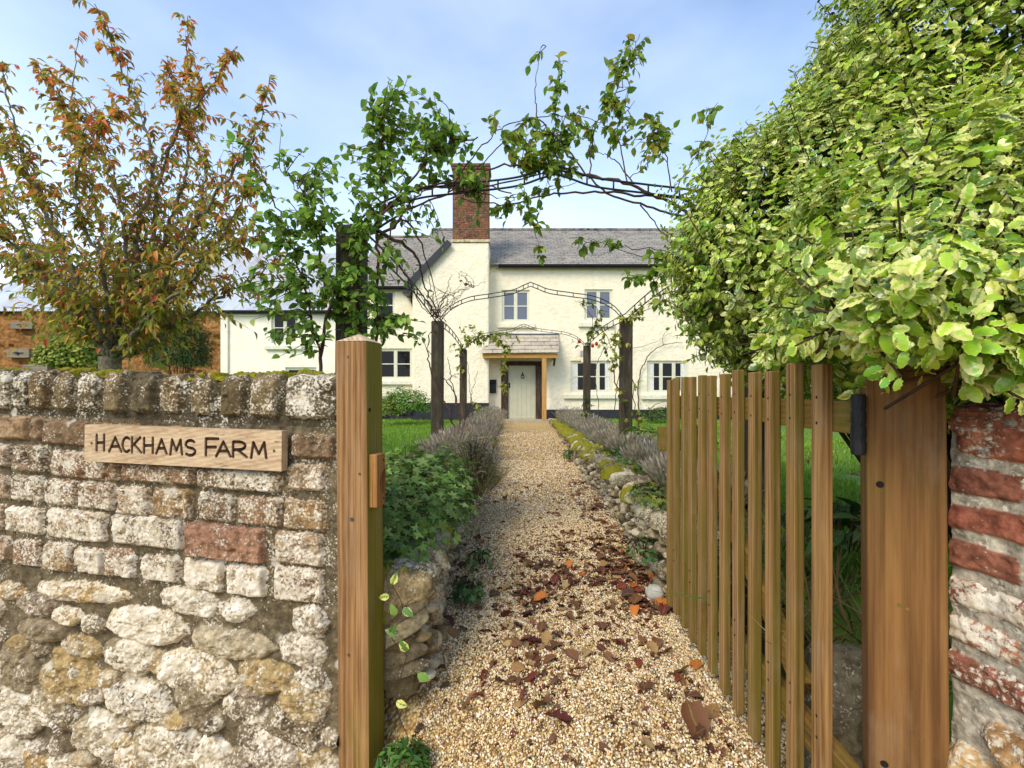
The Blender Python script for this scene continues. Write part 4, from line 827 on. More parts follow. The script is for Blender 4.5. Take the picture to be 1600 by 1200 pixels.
lay = ss(.02, .16, fbm(X*3, Z*14, 4, 71))[..., None]*(ss(1.9, 1.1, Z+.5*fbm(X, Z, 2, 3)))[..., None]; col = col*(1-.75*lay)+np.array(S(206, 168, 104)[:3])*.75*lay
g = G('cob'); nn = g.noise(9, 6, .7); cc = g.mix(g.ramp(nn, [(.4, 1), (.6, 0)]), g.attr('col'), g.mix(1, g.attr('col'), (.55, .5, .45, 1), 'MULTIPLY')); M_cob = g.done(cc, .95, g.bump(g.math('ADD', nn, g.math('MULTIPLY', g.noise(30, 4), .4)), 1, .05), .05)
obj('cob_wall', V, grid_quads(len(xs), len(zs)), M_cob, barn, smooth=True, col=col.reshape(-1, 3))
m = MB(); m.box((xb0, YB+.1, .0), (xb1, YB+.2, zbn)); m.box((xb0, YB+.2, 0), (xb0+.3, 22, zbn)); m.build('inner_wall', M_cob, barn, col=np.ones((16, 3))*np.array(S(160, 104, 56)[:3]))
corrugated(-20.0, xw0-.12, YB, zbn+.05, 18.8, zrw, 'roof', M_tin, barn, x0r=-16.3, over=.3)
# hip end of the roof
obj('hip_end', [(-20.0, YB-.2, zbn-.1), (-20.0, 22, zbn-.1), (-16.3, 18.8, zrw)], [(0, 1, 2)], M_tin, barn)
M_grey = wood_mat('grey_timber', S(150, 138, 120), S(96, 84, 68), 'X')
for (xa, ya, xb_, yb_) in [(17, 503, 51, 514), (11, 545, 46, 559)]:
    a, b_ = W(xa, yb_, YB-.2), W(xb_, ya, YB-.2); m = MB(); m.box((a[0], YB-.22, a[1]), (b_[0], YB-.06, b_[1])); pt_ = m.build('pattress_plank', M_grey, barn, bevel=.01)
    m = MB(); m.tube([((a[0]+b_[0])/2-.12, YB-.24, (a[1]+b_[1])/2+.02), ((a[0]+b_[0])/2+.18, YB-.24, (a[1]+b_[1])/2+.01)], .016); m.tube([((a[0]+b_[0])/2, YB-.26, (a[1]+b_[1])/2), ((a[0]+b_[0])/2, YB-.2, (a[1]+b_[1])/2)], .05, 12); m.build('tie_bolt', M_iron, pt_)
a, b_ = W(38, 580, YB-.15), W(76, 570, YB-.15); m = MB(); m.box((a[0], YB-.2, a[1]), (b_[0], YB-.02, b_[1])); m.box((a[0]+.05, YB-.06, a[1]-.5), (b_[0]-.05, YB-.04, a[1])); m.build('lintel', M_grey, barn)
# wall lamp and post box, each hung on the house
a = W(912, 557, YM-.12); lamp = thing('wall_lamp', 'grey and cream wall lantern on the house behind the far right pergola post', 'lamp', (a[0], YM-.1, a[1]-.2))
m = MB(); m.tube([(a[0], YM-.13, a[1]), (a[0], YM-.13, a[1]+.19)], .115, 16); m.box((a[0]-.02, YM-.1, a[1]+.06), (a[0]+.02, YM, a[1]+.10)); m.build('lamp_hood', plain('grey_metal', S(150, 154, 156), None, 4, .5, 0), lamp)
m = MB(); m.tube([(a[0], YM-.13, a[1]-.20), (a[0], YM-.13, a[1]-.002)], .092, 16); m.build('lamp_shade', plain('cream_glass', S(226, 216, 176), None, 4, .3, 0), lamp)
a = W(770, 604, YM-.06); box = thing('post_box', 'black post box with a curved lid on the wall left of the door', 'letterbox', (a[0], YM-.08, a[1]-.25))
w_, h_ = .115, .22; pr = [(0, -h_), (.10, -h_), (.13, -h_+.05), (.13, h_-.10), (.02, h_)]
m = MB(); m.prism([(a[0]-w_, YM-.002-y, a[1]+z) for y, z in pr], (2*w_, 0, 0)); m.build('box_body', M_black, box, bevel=.02)
m = MB(); m.obox((a[0]-w_-.01, YM-.16, a[1]+h_-.13), (2*w_+.02, 0, 0), (0, .15, .135), (0, -.008, .01)); m.build('lid', M_black, box)
# ------------------------------------------------------------------ pergola: three rose arches on square posts
M_pole = wood_mat('dark_pergola_post', S(78, 68, 52), S(40, 34, 26), 'Z', S(76, 74, 34), .3); M_wire = plain('dark_green_tube', S(28, 34, 32), S(40, 44, 42), 20, .5, .1, .002, .4, .4)
perg = thing('pergola', 'rose pergola of dark square posts joined by twin metal arches over the path', 'pergola', (0, 6.4, 0))
PY = [2.9, 6.4, 10.8]; PL = [(548, 356), (683, 502), (723.5, 546)]; PRp = [(1190, 360), (977, 497), (916.5, 540)]; APX = [(868, 258), (829, 441), (818, 506)]
tops = []
def tw(p, q, h): return None
for Y, a, b_ in zip(PY, PL, PRp):
    for q in (a, b_):
        p = P(q[0], q[1], Y); hw = .08; z0 = float(bed_z(Y))-.25; m = MB(); m.obox((p[0]-hw, Y-hw, z0), (2*hw, 0, 0), (0, 2*hw, 0), (.01, 0, p[2]-z0)); m.build('pergola_post', M_pole, perg, bevel=.02); tops.append(p)
def twin(pts, dirn, gap=.05, r=.0065):
    m = MB(); pts = spline(pts, 14); off = np.asarray(dirn, float); m.tube(pts, r, 6); m.tube(pts+off*gap, r, 6)
    for i in range(6, len(pts)-3, 9): m.tube([pts[i], pts[i]+off*gap], r*.9, 5)
    return m
for i, Y in enumerate(PY):
    a, b_ = tops[2*i], tops[2*i+1]; ap = P(*APX[i], Y); up = lambda t, s_: None
    def side(p, sg_):
        dx_ = ap[0]-p[0]; dz = ap[2]-p[2]
        return [p+np.array([dx_*x, 0, dz*z]) for x, z in [(0, -.02), (.13, .36), (.32, .60), (.55, .70), (.80, .80), (.93, .93), (1, 1.0)]]
    for p in (a, b_): twin(side(p, 1), (0, 0, -1), .055).build('arch_rail', M_wire, perg, smooth=True)
for i in range(2):
    for sd in (0, 1):
        a, b_ = tops[2*i+sd], tops[2*i+2+sd]; twin([a+(b_-a)*t+np.array([0, 0, .06+.07*math.sin(np.pi*t)]) for t in np.linspace(0, 1, 6)], (0, 0, -1), .09, .008).build('side_rail', M_wire, perg, smooth=True)

# ------------------------------------------------------------------ plants
M_bark = plain('bark', S(134, 126, 104), S(88, 80, 62), 30, .9, .8, .01, .1, 0, 90)
M_stem = plain('rose_stem', S(92, 62, 46), S(58, 40, 30), 40, .7, .4, .003)
M_twig = plain('dark_twig', S(74, 52, 34), S(46, 34, 24), 40, .8, .4, .003)
M_leafg = leaf_mat('climber_leaf', .42, .45); M_cherry = leaf_mat('cherry_leaf', .5, .5); M_var = leaf_mat('variegated_leaf', .24, .26, .6, S(224, 220, 130))
M_dull = leaf_mat('soft_leaf', .6, .3); M_dry = leaf_mat('dry_leaf', .6, .25, .3)
def droopy(a, k): a = a.copy(); a[:, 2] -= k; return unit(a)
def twig_leaves(starts, ends, per, size, cols, aspect=.62, shape='oval', droop=.3, curl=.25, fold=.25, bend=.15, t0=.15, spread=.8):
    """leaves along many twigs: returns (twig polylines, leaf pack)"""
    tw, pos, ax = [], [], []
    for a, b in zip(starts, ends):
        L = np.linalg.norm(b-a); mid = (a+b)/2+np.array([0, 0, bend*L])+rng.normal(0, .06*L, 3); pl = spline([a, mid, b], 4); tw.append(pl)
        n = max(2, int(per*(.7+.6*rng.random()))); ts = np.sort(t0+(1-t0)*rng.random(n)); ts[-1] = 1
        q = np.array([np.interp(ts*(len(pl)-1), np.arange(len(pl)), pl[:, k]) for k in range(3)]).T; d = unit(b-a)
        pos.append(q); ax.append(unit(d*.5+spread*rv(n)))
    pos, ax = np.concatenate(pos), droopy(np.concatenate(ax), droop); n = len(pos)
    sz = size*(.65+.6*rng.random(n)); nrm = unit(np.array([0, 0, 1.])+.7*rv(n)); c = cols(pos) if callable(cols) else palette(n, cols)
    return tw, leaves_np(pos, ax, nrm, sz, aspect*(.85+.3*rng.random(n)), c, shape, curl, fold)
def rad(pl, a, b): return np.linspace(a, b, len(pl))
# --- cherry tree in autumn colour behind the wall
tree = thing('cherry_tree', 'cherry tree in orange and olive autumn leaf behind the wall', 'tree', tuple(P(172, 640, 5.0)))
fork = P(172, 562, 5.0); base = np.array([fork[0], 5.0, .28])
limbs_px = [[(140, 520, 4.9), (100, 470, 4.8), (55, 420, 4.7), (10, 370, 4.6), (-60, 320, 4.5)], [(152, 520, 5.1), (118, 440, 5.2), (85, 370, 5.3), (50, 280, 5.3), (20, 190, 5.2), (4, 95, 5.2)],
    [(178, 530, 5.0), (205, 440, 5.0), (217, 350, 4.9), (240, 255, 4.8), (205, 140, 4.8), (148, 3, 4.7)], [(200, 520, 5.2), (235, 440, 5.3), (258, 370, 5.3), (290, 280, 5.3), (296, 180, 5.2), (292, 28, 5.2)],
    [(215, 515, 4.8), (252, 450, 4.6), (290, 380, 4.5), (335, 305, 4.5), (388, 228, 4.5), (427, 115, 4.5)], [(205, 505, 5.0), (238, 400, 5.1), (246, 310, 5.1), (275, 205, 5.0), (325, 145, 5.0), (370, 72, 5.0)],
    [(225, 545, 5.0), (280, 505, 5.0), (330, 472, 4.9), (385, 440, 4.8), (440, 402, 4.7)], [(195, 450, 4.9), (190, 330, 4.8), (150, 220, 4.7), (100, 160, 4.7), (58, 100, 4.7)],
    [(190, 490, 5.5), (165, 380, 5.7), (138, 280, 5.8), (112, 180, 5.8), (122, 58, 5.8)], [(150, 500, 4.7), (104, 400, 4.4), (62, 300, 4.3), (-8, 210, 4.2)],
    [(240, 480, 5.4), (310, 420, 5.5), (360, 350, 5.5), (402, 245, 5.5)], [(225, 470, 5.3), (300, 350, 5.5), (320, 250, 5.6), (280, 160, 5.6), (262, 105, 5.6)],
    [(130, 480, 5.3), (40, 400, 5.5), (-20, 300, 5.5), (-40, 180, 5.4)], [(230, 500, 4.6), (300, 440, 4.4), (350, 390, 4.3), (410, 368, 4.3)], [(160, 420, 4.6), (120, 330, 4.4), (130, 240, 4.3), (180, 170, 4.3)], [(120, 500, 4.9), (60, 440, 5.0), (0, 400, 5.1), (-60, 400, 5.1)], [(110, 480, 5.2), (50, 380, 5.4), (0, 260, 5.5), (-20, 150, 5.5)], [(250, 470, 4.9), (320, 400, 4.7), (370, 330, 4.6), (395, 280, 4.5)]]
woodp = [(np.array([base, base+(fork-base)*.6, fork+np.array([0, 0, .03])]), np.array([.125, .092, .10]))]; st, en = [], []
limbp = []
for li, lp in enumerate(limbs_px):
    pl = spline([fork]+[P(*q) for q in lp], 10); pl[1:] += .012*rng.standard_normal((len(pl)-1, 3)); r0 = .034 if li < 7 else .020
    limbp.append((pl, np.maximum(.004, r0*(1-np.linspace(0, 1, len(pl)))**.9+.003)))
    k = len(pl); seg = np.linalg.norm(np.diff(pl, axis=0), axis=1).sum(); nt = int(seg*28)
    for _ in range(nt):
        t = .12+.88*rng.random()**1.25; i = min(int(t*(k-1)), k-2); a = pl[i]; d = unit(pl[i+1]-pl[i]); side = unit(d*.75+rv(1)[0]*.9+np.array([0, 0, .15])); Lq = rng.uniform(.16, .74)*(1.15-.9*t**1.5)
        st.append(a); en.append(a+side*Lq)
def cherry_cols(p):
    n = len(p); h = np.clip((p[:, 2]-2.1)/3.0+.25*rng.standard_normal(n), 0, 1)
    a = palette(n, [S(168, 166, 56), S(142, 152, 52), S(182, 170, 62), S(190, 154, 62)], .2); b_ = palette(n, [S(230, 150, 72), S(216, 126, 66), S(232, 168, 78), S(192, 152, 62), S(220, 108, 70), S(170, 152, 64)], .2)
    return np.where((rng.random(n) < .15+.65*h)[:, None], b_, a)
tw_, pk = twig_leaves(st, en, 8, .082, cherry_cols, .38, 'oval', .85, .3, .3, .1, .1, .7)
tubes('trunk', woodp, M_bark, tree, 12)
tubes('limbs', limbp+[(p, rad(p, .0036, .0012)) for p in tw_], M_bark, tree, 6); leaves('crown', [pk], M_cherry, tree)
print('cherry leaves', len(st)*9)

# --- variegated shrub over the right hand post and gate
ELL = [(P(1345, 400, 2.35), (.88, .75, .70)), (P(1640, 170, 2.2), (1.04, .9, .98)), (P(1510, 400, 1.25), (.42, .36, .27)), (P(1650, 490, 1.12), (.32, .30, .20)), (P(1430, 475, .98), (.19, .14, .105)), (P(1760, 380, 1.9), (.95, .8, .85)), (P(1245, 425, 2.9), (.62, .55, .58)), (P(1420, 250, 2.4), (.62, .6, .62))]
shrub = thing('variegated_shrub', 'huge clipped shrub of cream edged green leaves bulging over gate and post', 'shrub', (1.75, 2.2, .2))
sp, sn = [], []
for c, r in ELL:
    r = np.array(r); area = 4*np.pi*(r[0]*r[1]*r[2])**(2/3); m = int(area*700); d = rv(m); keep = (d[:, 1] < .25) | (rng.random(m) < .3); d = d[keep]
    bump_ = 1+.16*fbm(d[:, 0]*2.6+c[0]*3, d[:, 2]*2.6+d[:, 1]*1.7, 3, 17)+.30*fbm(d[:, 0]*7+c[0]*3, d[:, 2]*8+d[:, 1]*4, 2, 19)
    rr = (bump_*(1.0-.16*rng.random(len(d))**1.5))[:, None]; p = c+d*r*rr; nrm = unit(d/r)
    ok = np.ones(len(p), bool)
    for c2, r2 in ELL:
        if c2 is not c: ok &= (((p-c2)/np.array(r2))**2).sum(1) > .80
    ok &= p[:, 1] > .74
    sp.append(p[ok]); sn.append(nrm[ok])
ex = []
for (xa, xb, ya, yb, Ya, Yb, k_) in [(1330, 1520, 455, 535, .76, .95, 150), (1490, 1640, 480, 590, .76, 1.0, 170), (1350, 1480, 430, 500, .85, 1.1, 120), (1500, 1660, 560, 625, .92, 1.1, 90), (1180, 1340, 520, 575, 1.5, 2.0, 120)]:
    ex += [P(xa+(xb-xa)*random.random(), ya+(yb-ya)*random.random(), Ya+(Yb-Ya)*random.random()) for _ in range(k_)]
ex = np.array(ex); sp.append(ex); sn.append(unit(np.array([-.15, -.8, -.25])+.5*rv(len(ex))))
sp, sn = np.concatenate(sp), np.concatenate(sn); m = len(sp); tax = unit(sn*.8+np.array([0, 0, .45])+.45*rv(m)); tl = .07+.09*rng.random(m)
Ax, Po, Nr, Sz, Cl = [], [], [], [], []
base_c = palette(m, [S(126, 158, 38), S(98, 136, 34), S(150, 176, 47), S(128, 158, 36)], .26); tipc = np.array(S(184, 204, 50)[:3]); fresh = rng.random(m) < .16+.25*ss(.8, 2.4, sp[:, 2])
base_c = np.where(fresh[:, None], base_c*.45+tipc*.55, base_c)
for k in range(8):
    a = k*2.4+rng.random(m)*1.2; e1 = unit(np.cross(tax, rv(m))); e2 = np.cross(tax, e1); radial = e1*np.cos(a)[:, None]+e2*np.sin(a)[:, None]
    t = (k+1)/8; Po.append(sp+tax*(tl*t)[:, None]); Ax.append(droopy(unit(radial*(1.05-.5*t)+tax*(.3+.5*t)+.25*rv(m)), .28)); Nr.append(unit(tax+.5*rv(m)+np.array([0, 0, .3]))); Sz.append((.0425-.015*t)*(.75+.5*rng.random(m))); Cl.append(base_c*(.9+.25*t))
pk1 = leaves_np(np.concatenate(Po), np.concatenate(Ax), np.concatenate(Nr), np.concatenate(Sz), .62, np.concatenate(Cl), 'wave', .55, -.22)
ip, inn = [], []
for c, r in ELL:
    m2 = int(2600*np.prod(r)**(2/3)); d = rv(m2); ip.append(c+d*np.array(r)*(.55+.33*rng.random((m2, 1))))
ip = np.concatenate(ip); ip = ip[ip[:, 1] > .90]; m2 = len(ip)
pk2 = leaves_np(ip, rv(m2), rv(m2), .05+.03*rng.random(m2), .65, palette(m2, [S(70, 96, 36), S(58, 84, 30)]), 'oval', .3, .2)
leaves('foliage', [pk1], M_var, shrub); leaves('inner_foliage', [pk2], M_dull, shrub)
root = np.array([2.35, 2.4, .1]); brs = []
for c, r in ELL:
    for _ in range(22 if min(r) > .4 else 0):
        d = rv(1)[0]; d[1] = abs(d[1])*.6; brs.append((spline([root, root+(c-root)*.6+rng.normal(0, .1, 3), c+d*np.array(r)*.45, c+d*np.array(r)*.84], 5), None))
idx = rng.choice(m, min(m, 2600), replace=False)
tubes('branches', [(p, rad(p, .016, .003)) for p, _ in brs]+[(np.array([sp[i]-sn[i]*.14-np.array([0, 0, .05]), sp[i], sp[i]+tax[i]*tl[i]]), np.array([.0035, .003, .0018])) for i in idx], M_twig, shrub, 5)
print('shrub leaves', m*8, m2)

# --- climbing roses over the front arch
def near(pt, pls):
    allp = np.concatenate(pls); return allp[np.argmin(((allp-pt)**2).sum(1)+1e-3*rng.random(len(allp)))]
def climber(name, label, rootp, stems_px, clusters, mat, cols, size, aspect=.66, r0=.013, yj=.18, per=7, tl=.26, droop=.35, stem_mat=None, wander=.012, reach=.9, dens=1.):
    t = thing(name, label, 'climber', rootp); pls = []; st_ = []
    for sp_ in stems_px:
        pl = spline([P(*q[:3]) for q in sp_], 8); pl[1:] += rng.normal(0, wander, (len(pl)-1, 3)); pls.append(pl); k = sp_[0][3] if len(sp_[0]) > 3 else 1.; st_.append((pl, rad(pl, r0*k, r0*k*.35)))
    A, B = [], []
    for (cx, cy, rx, ry, Y, n) in clusters:
        nt = max(1, int(round(n*dens/per)))
        for _ in range(nt):
            q = rv(1)[0]*rng.random()**.4; e = P(cx+q[0]*rx, cy+q[2]*ry, Y)+np.array([0, q[1]*yj*2, 0]); a = near(e, pls); L = np.linalg.norm(e-a)
            if L > tl*reach: a2 = e-unit(e-a+rng.normal(0, .15*L, 3))*tl; st_.append((spline([a, (a+a2)/2+rng.normal(0, .03*L, 3)+np.array([0, 0, .05*L]), a2], 5), None)); a = a2
            A.append(a); B.append(e)
    tw_, pk = twig_leaves(A, B, per, size, cols, aspect, 'oval', droop, .3, .22, .1, .05, .75)
    st_ = [(p, r if r is not None else rad(p, .0035, .002)) for p, r in st_]+[(p, rad(p, .0028, .0012)) for p in tw_]
    tubes('stem', st_, stem_mat or M_stem, t, 6); leaves('foliage', [pk], mat, t); return t
GREEN = [S(128, 166, 60), S(108, 148, 56), S(148, 184, 70), S(94, 134, 52), S(164, 190, 76), S(132, 156, 58)]
YF = 2.9
climber('climbing_rose', 'leafy green climber smothering the front left pergola post and arch', tuple(P(540, 780, YF)),
    [[(508, 760, 2.6), (500, 600, 2.7), (510, 500, 2.75), (545, 400, 2.85), (600, 350, 2.9), (680, 310, 2.9), (760, 292, 2.9), (850, 270, 2.95)], [(560, 780, 2.75), (585, 560, 2.8), (590, 420, 2.8), (592, 345, 2.85), (640, 300, 2.85), (720, 285, 2.9), (800, 300, 2.9)],
     [(560, 780, 3.0), (555, 520, 2.78), (560, 400, 2.78), (610, 320, 2.8), (690, 230, 2.8), (745, 215, 2.8)], [(588, 420, 2.8, .5), (620, 350, 2.8), (660, 300, 2.8), (720, 295, 2.9), (800, 310, 2.95), (900, 285, 3.0)],
     [(500, 560, 2.7, .6), (470, 430, 2.7), (440, 340, 2.7), (410, 280, 2.7), (395, 255, 2.7)], [(510, 480, 2.7, .5), (500, 400, 2.7), (470, 300, 2.7), (440, 265, 2.7), (400, 262, 2.7)], [(600, 330, 2.85, .5), (600, 250, 2.85), (585, 180, 2.85)],
     [(590, 360, 2.8, 1.1), (650, 400, 3.6), (665, 450, 4.8), (690, 500, 6.2)], [(595, 365, 2.85, .8), (640, 350, 3.2), (670, 420, 4.4), (688, 490, 6.1)], [(600, 380, 2.9, .7), (640, 440, 4.0), (660, 480, 5.2), (684, 500, 6.3)]],
    [(540, 275, 70, 40, 2.75, 40), (430, 420, 40, 60, 2.68, 40), (500, 440, 60, 90, 2.7, 60), (650, 190, 70, 38, 2.85, 230), (690, 225, 48, 55, 2.85, 190), (610, 195, 45, 40, 2.85, 90), (640, 255, 70, 45, 2.85, 120), (590, 250, 35, 40, 2.8, 40), (395, 258, 18, 22, 2.7, 12), (455, 240, 35, 25, 2.7, 16), (500, 270, 50, 35, 2.7, 40), (540, 235, 30, 20, 2.75, 20),
     (480, 300, 40, 30, 2.7, 24), (560, 300, 50, 40, 2.8, 90), (500, 345, 55, 40, 2.72, 150), (450, 375, 45, 35, 2.7, 80), (480, 430, 50, 50, 2.7, 130), (440, 460, 38, 40, 2.7, 70), (555, 360, 42, 45, 2.76, 130), (560, 440, 45, 70, 2.76, 240), (585, 500, 45, 45, 2.78, 110), (520, 500, 50, 40, 2.72, 90),
     (450, 530, 30, 35, 2.68, 36), (620, 500, 35, 45, 2.8, 60), (640, 520, 22, 25, 2.8, 16), (620, 400, 30, 35, 2.85, 26), (630, 330, 40, 40, 2.85, 44), (690, 350, 14, 40, 2.85, 18), (640, 430, 16, 20, 2.9, 8), (738, 275, 28, 34, 2.85, 80), (400, 300, 30, 40, 2.65, 10), (470, 350, 50, 50, 2.68, 50), (420, 480, 30, 40, 2.66, 30), (745, 320, 16, 30, 2.9, 12), (430, 300, 22, 12, 2.7, 6), (500, 590, 40, 30, 2.7, 30)],
    M_leafg, GREEN, .049, .7, .012, dens=1.7, wander=.005, tl=.2)
climber('climbing_rose', 'loose rose shoots arching high over the path from the right hand shrub', tuple(P(1185, 760, 2.95)),
    [[(1180, 760, 2.95, 1.5), (1185, 520, 2.95), (1150, 400, 2.95), (1070, 330, 2.95), (985, 290, 2.95), (900, 270, 2.95), (840, 262, 2.9), (770, 262, 2.9), (700, 300, 2.85)], [(1150, 400, 2.95, 1.0), (1080, 318, 2.95), (1000, 305, 2.95), (920, 300, 2.95), (850, 305, 2.95), (790, 320, 2.9), (720, 310, 2.9)],
     [(1100, 345, 2.95, .8), (1020, 325, 2.95), (940, 295, 2.95), (880, 225, 2.95), (830, 185, 2.95), (770, 240, 2.9), (720, 290, 2.9)], [(920, 280, 2.95, .5), (930, 200, 2.95), (960, 150, 2.95), (980, 100, 2.95), (1000, 55, 2.95)], [(880, 260, 2.95, .5), (868, 180, 2.95), (875, 120, 2.95), (880, 95, 2.95)],
     [(840, 185, 2.95, .45), (836, 140, 2.95), (845, 75, 2.95)], [(1055, 300, 2.95, .5), (1065, 280, 2.95), (1100, 220, 2.95), (1120, 160, 2.95)], [(1050, 300, 2.95, .5), (1040, 240, 2.95), (1020, 190, 2.95)], [(990, 290, 2.95, .5), (960, 250, 2.95), (930, 235, 2.95)], [(1000, 320, 2.95, .5), (1040, 370, 2.95), (1060, 400, 2.95)],
     [(820, 300, 2.95, .3), (830, 340, 2.95), (845, 400, 2.95)], [(1120, 370, 3.2, .5), (1060, 400, 3.3), (1000, 400, 3.3), (920, 372, 3.3)], [(980, 285, 2.95, .5), (965, 200, 2.95), (990, 160, 2.95)], [(700, 300, 2.9, .5), (760, 220, 2.9), (810, 190, 2.9), (900, 180, 2.95), (960, 205, 2.95)]],
    [(855, 235, 55, 55, 2.95, 150), (810, 205, 30, 35, 2.95, 36), (825, 250, 35, 30, 2.95, 40), (870, 150, 18, 45, 2.95, 34), (900, 210, 30, 30, 2.95, 40), (985, 80, 26, 32, 2.95, 36), (965, 130, 24, 36, 2.95, 36), (940, 205, 40, 30, 2.95, 40), (955, 165, 22, 26, 2.95, 24), (1025, 205, 28, 28, 2.95, 32), (1040, 225, 30, 14, 2.95, 14),
     (1110, 190, 22, 40, 2.95, 14), (1105, 235, 30, 12, 2.95, 8), (820, 325, 30, 25, 2.95, 34), (835, 345, 18, 14, 2.95, 14), (770, 345, 22, 14, 2.95, 10), (845, 390, 8, 18, 2.95, 9), (830, 90, 10, 18, 2.95, 5), (770, 175, 14, 20, 2.95, 8), (990, 220, 30, 40, 2.95, 14), (860, 280, 60, 15, 2.95, 24), (1000, 260, 50, 30, 2.95, 10)],
    M_leafg, [S(138, 170, 60), S(120, 154, 56), S(158, 182, 68), S(142, 160, 58), S(106, 140, 50), S(180, 166, 66)],   .050, .66, .0095, .12, dens=2.8, wander=.004, tl=.17)
climber('climbing_rose', 'lime green rose spray hanging in front of the slate roof on the right', tuple(P(1160, 740, 3.3)),
    [[(1150, 740, 3.3, .8), (1160, 560, 3.3), (1110, 430, 3.3), (1040, 395, 3.3), (960, 385, 3.3), (890, 372, 3.3)], [(1110, 430, 3.3, .6), (1040, 430, 3.3), (985, 440, 3.3)], [(1150, 500, 3.4, .5), (1080, 440, 3.5), (1040, 455, 3.5)]],
    [(930, 380, 38, 12, 3.3, 30), (965, 390, 22, 10, 3.3, 14), (1010, 420, 36, 24, 3.3, 60), (985, 440, 26, 14, 3.3, 24), (1050, 400, 30, 26, 3.3, 44), (1050, 470, 26, 26, 3.3, 26), (1075, 500, 20, 40, 3.3, 30)],
    M_leafg, [S(146, 178, 50), S(124, 160, 44), S(160, 188, 70), S(110, 148, 40)], .062, .7, .007, .1)
# bare rose at the second left post, with hips
climber('climbing_rose', 'almost bare brown rose tangled around the second left pergola post', tuple(P(690, 700, 6.3)),
    [[(718, 690, 6.2, 1), (700, 640, 6.2), (676, 590, 6.2), (668, 545, 6.2), (676, 510, 6.2), (683, 495, 6.3)], [(722, 690, 6.3, .8), (715, 640, 6.3), (705, 590, 6.4), (700, 560, 6.4)], [(725, 690, 6.3, .8), (712, 620, 6.3), (690, 585, 6.2), (660, 530, 6.2)], [(683, 497, 6.3, .8), (668, 470, 6.3), (650, 455, 6.3), (640, 440, 6.2)],
     [(683, 497, 6.3, .6), (690, 470, 6.3), (715, 455, 6.3), (760, 440, 6.3)], [(683, 497, 6.3, .5), (672, 440, 6.3), (670, 425, 6.3)], [(683, 497, 6.3, .5), (700, 450, 6.3), (705, 430, 6.3)], [(683, 497, 6.3, .5), (660, 465, 6.3), (655, 440, 6.3)], [(720, 690, 6.2, .5), (735, 620, 6.1), (748, 580, 6.1)]]
     +[[(680+rng.uniform(-8, 12), 495, 6.3, .35), (675+rng.uniform(-25, 40), 470, 6.3), (675+rng.uniform(-40, 70), 440+rng.uniform(-5, 15), 6.3)] for _ in range(16)]+[[(740, 450, 6.3, .3), (732+rng.uniform(-20, 20), 435, 6.3), (728+rng.uniform(-20, 20), 425, 6.3)] for _ in range(5)],
    [(672, 455, 16, 8, 6.3, 8), (725, 440, 12, 8, 6.3, 8), (690, 520, 14, 16, 6.3, 6), (715, 590, 10, 16, 6.3, 8)], M_dry, [S(92, 84, 40), S(84, 60, 34), S(110, 104, 48)], .05, .6, .014, .06, 4, .2)
YEL = [S(178, 176, 60), S(152, 158, 52), S(196, 186, 84), S(120, 138, 44), S(140, 152, 56)]
climber('climbing_rose', 'yellowing climber on the far left pergola post trailing over the porch roof', tuple(P(728, 690, 10.7)),
    [[(728, 680, 10.6, 1), (722, 620, 10.6), (722, 560, 10.7), (730, 540, 10.8), (760, 525, 10.8), (800, 520, 10.8)], [(740, 680, 10.6, .7), (735, 610, 10.6), (728, 550, 10.7)], [(770, 525, 10.8, .5), (786, 540, 10.8), (788, 590, 10.8), (788, 625, 10.8)]],
    [(735, 530, 24, 22, 10.7, 130), (710, 545, 14, 18, 10.7, 30), (770, 530, 26, 20, 10.8, 110), (800, 540, 18, 14, 10.8, 70), (788, 570, 9, 20, 10.8, 60), (788, 605, 6, 20, 10.8, 40), (724, 575, 8, 20, 10.7, 14), (745, 640, 14, 30, 10.5, 20)], M_leafg, YEL, .10, .6, .016, .1, 7, .3)
climber('climbing_rose', 'yellow leaved climber wound around the second right pergola post', tuple(P(985, 700, 6.3)),
    [[(990, 700, 6.2, 1), (968, 620, 6.2), (960, 560, 6.2), (968, 510, 6.3), (978, 495, 6.3)], [(1000, 690, 6.2, .7), (992, 640, 6.2), (985, 560, 6.2), (985, 500, 6.3), (1020, 480, 5.6), (1060, 455, 4.8)], [(960, 640, 6.2, .6), (966, 580, 6.2), (950, 530, 6.5), (930, 500, 6.9), (905, 475, 7.2)]],
    [(985, 495, 22, 18, 6.3, 60), (965, 530, 20, 22, 6.3, 70), (960, 570, 14, 26, 6.2, 50), (1000, 485, 26, 14, 6.0, 40), (1030, 480, 26, 14, 5.4, 28), (940, 520, 20, 20, 6.6, 30), (968, 620, 10, 26, 6.2, 20), (990, 655, 20, 18, 6.1, 26), (985, 600, 14, 40, 6.2, 10)], M_leafg, [S(190, 186, 62), S(164, 168, 52), S(204, 196, 90), S(116, 132, 44), S(140, 146, 48)], .062, .62, .010, .07, 7, .2)
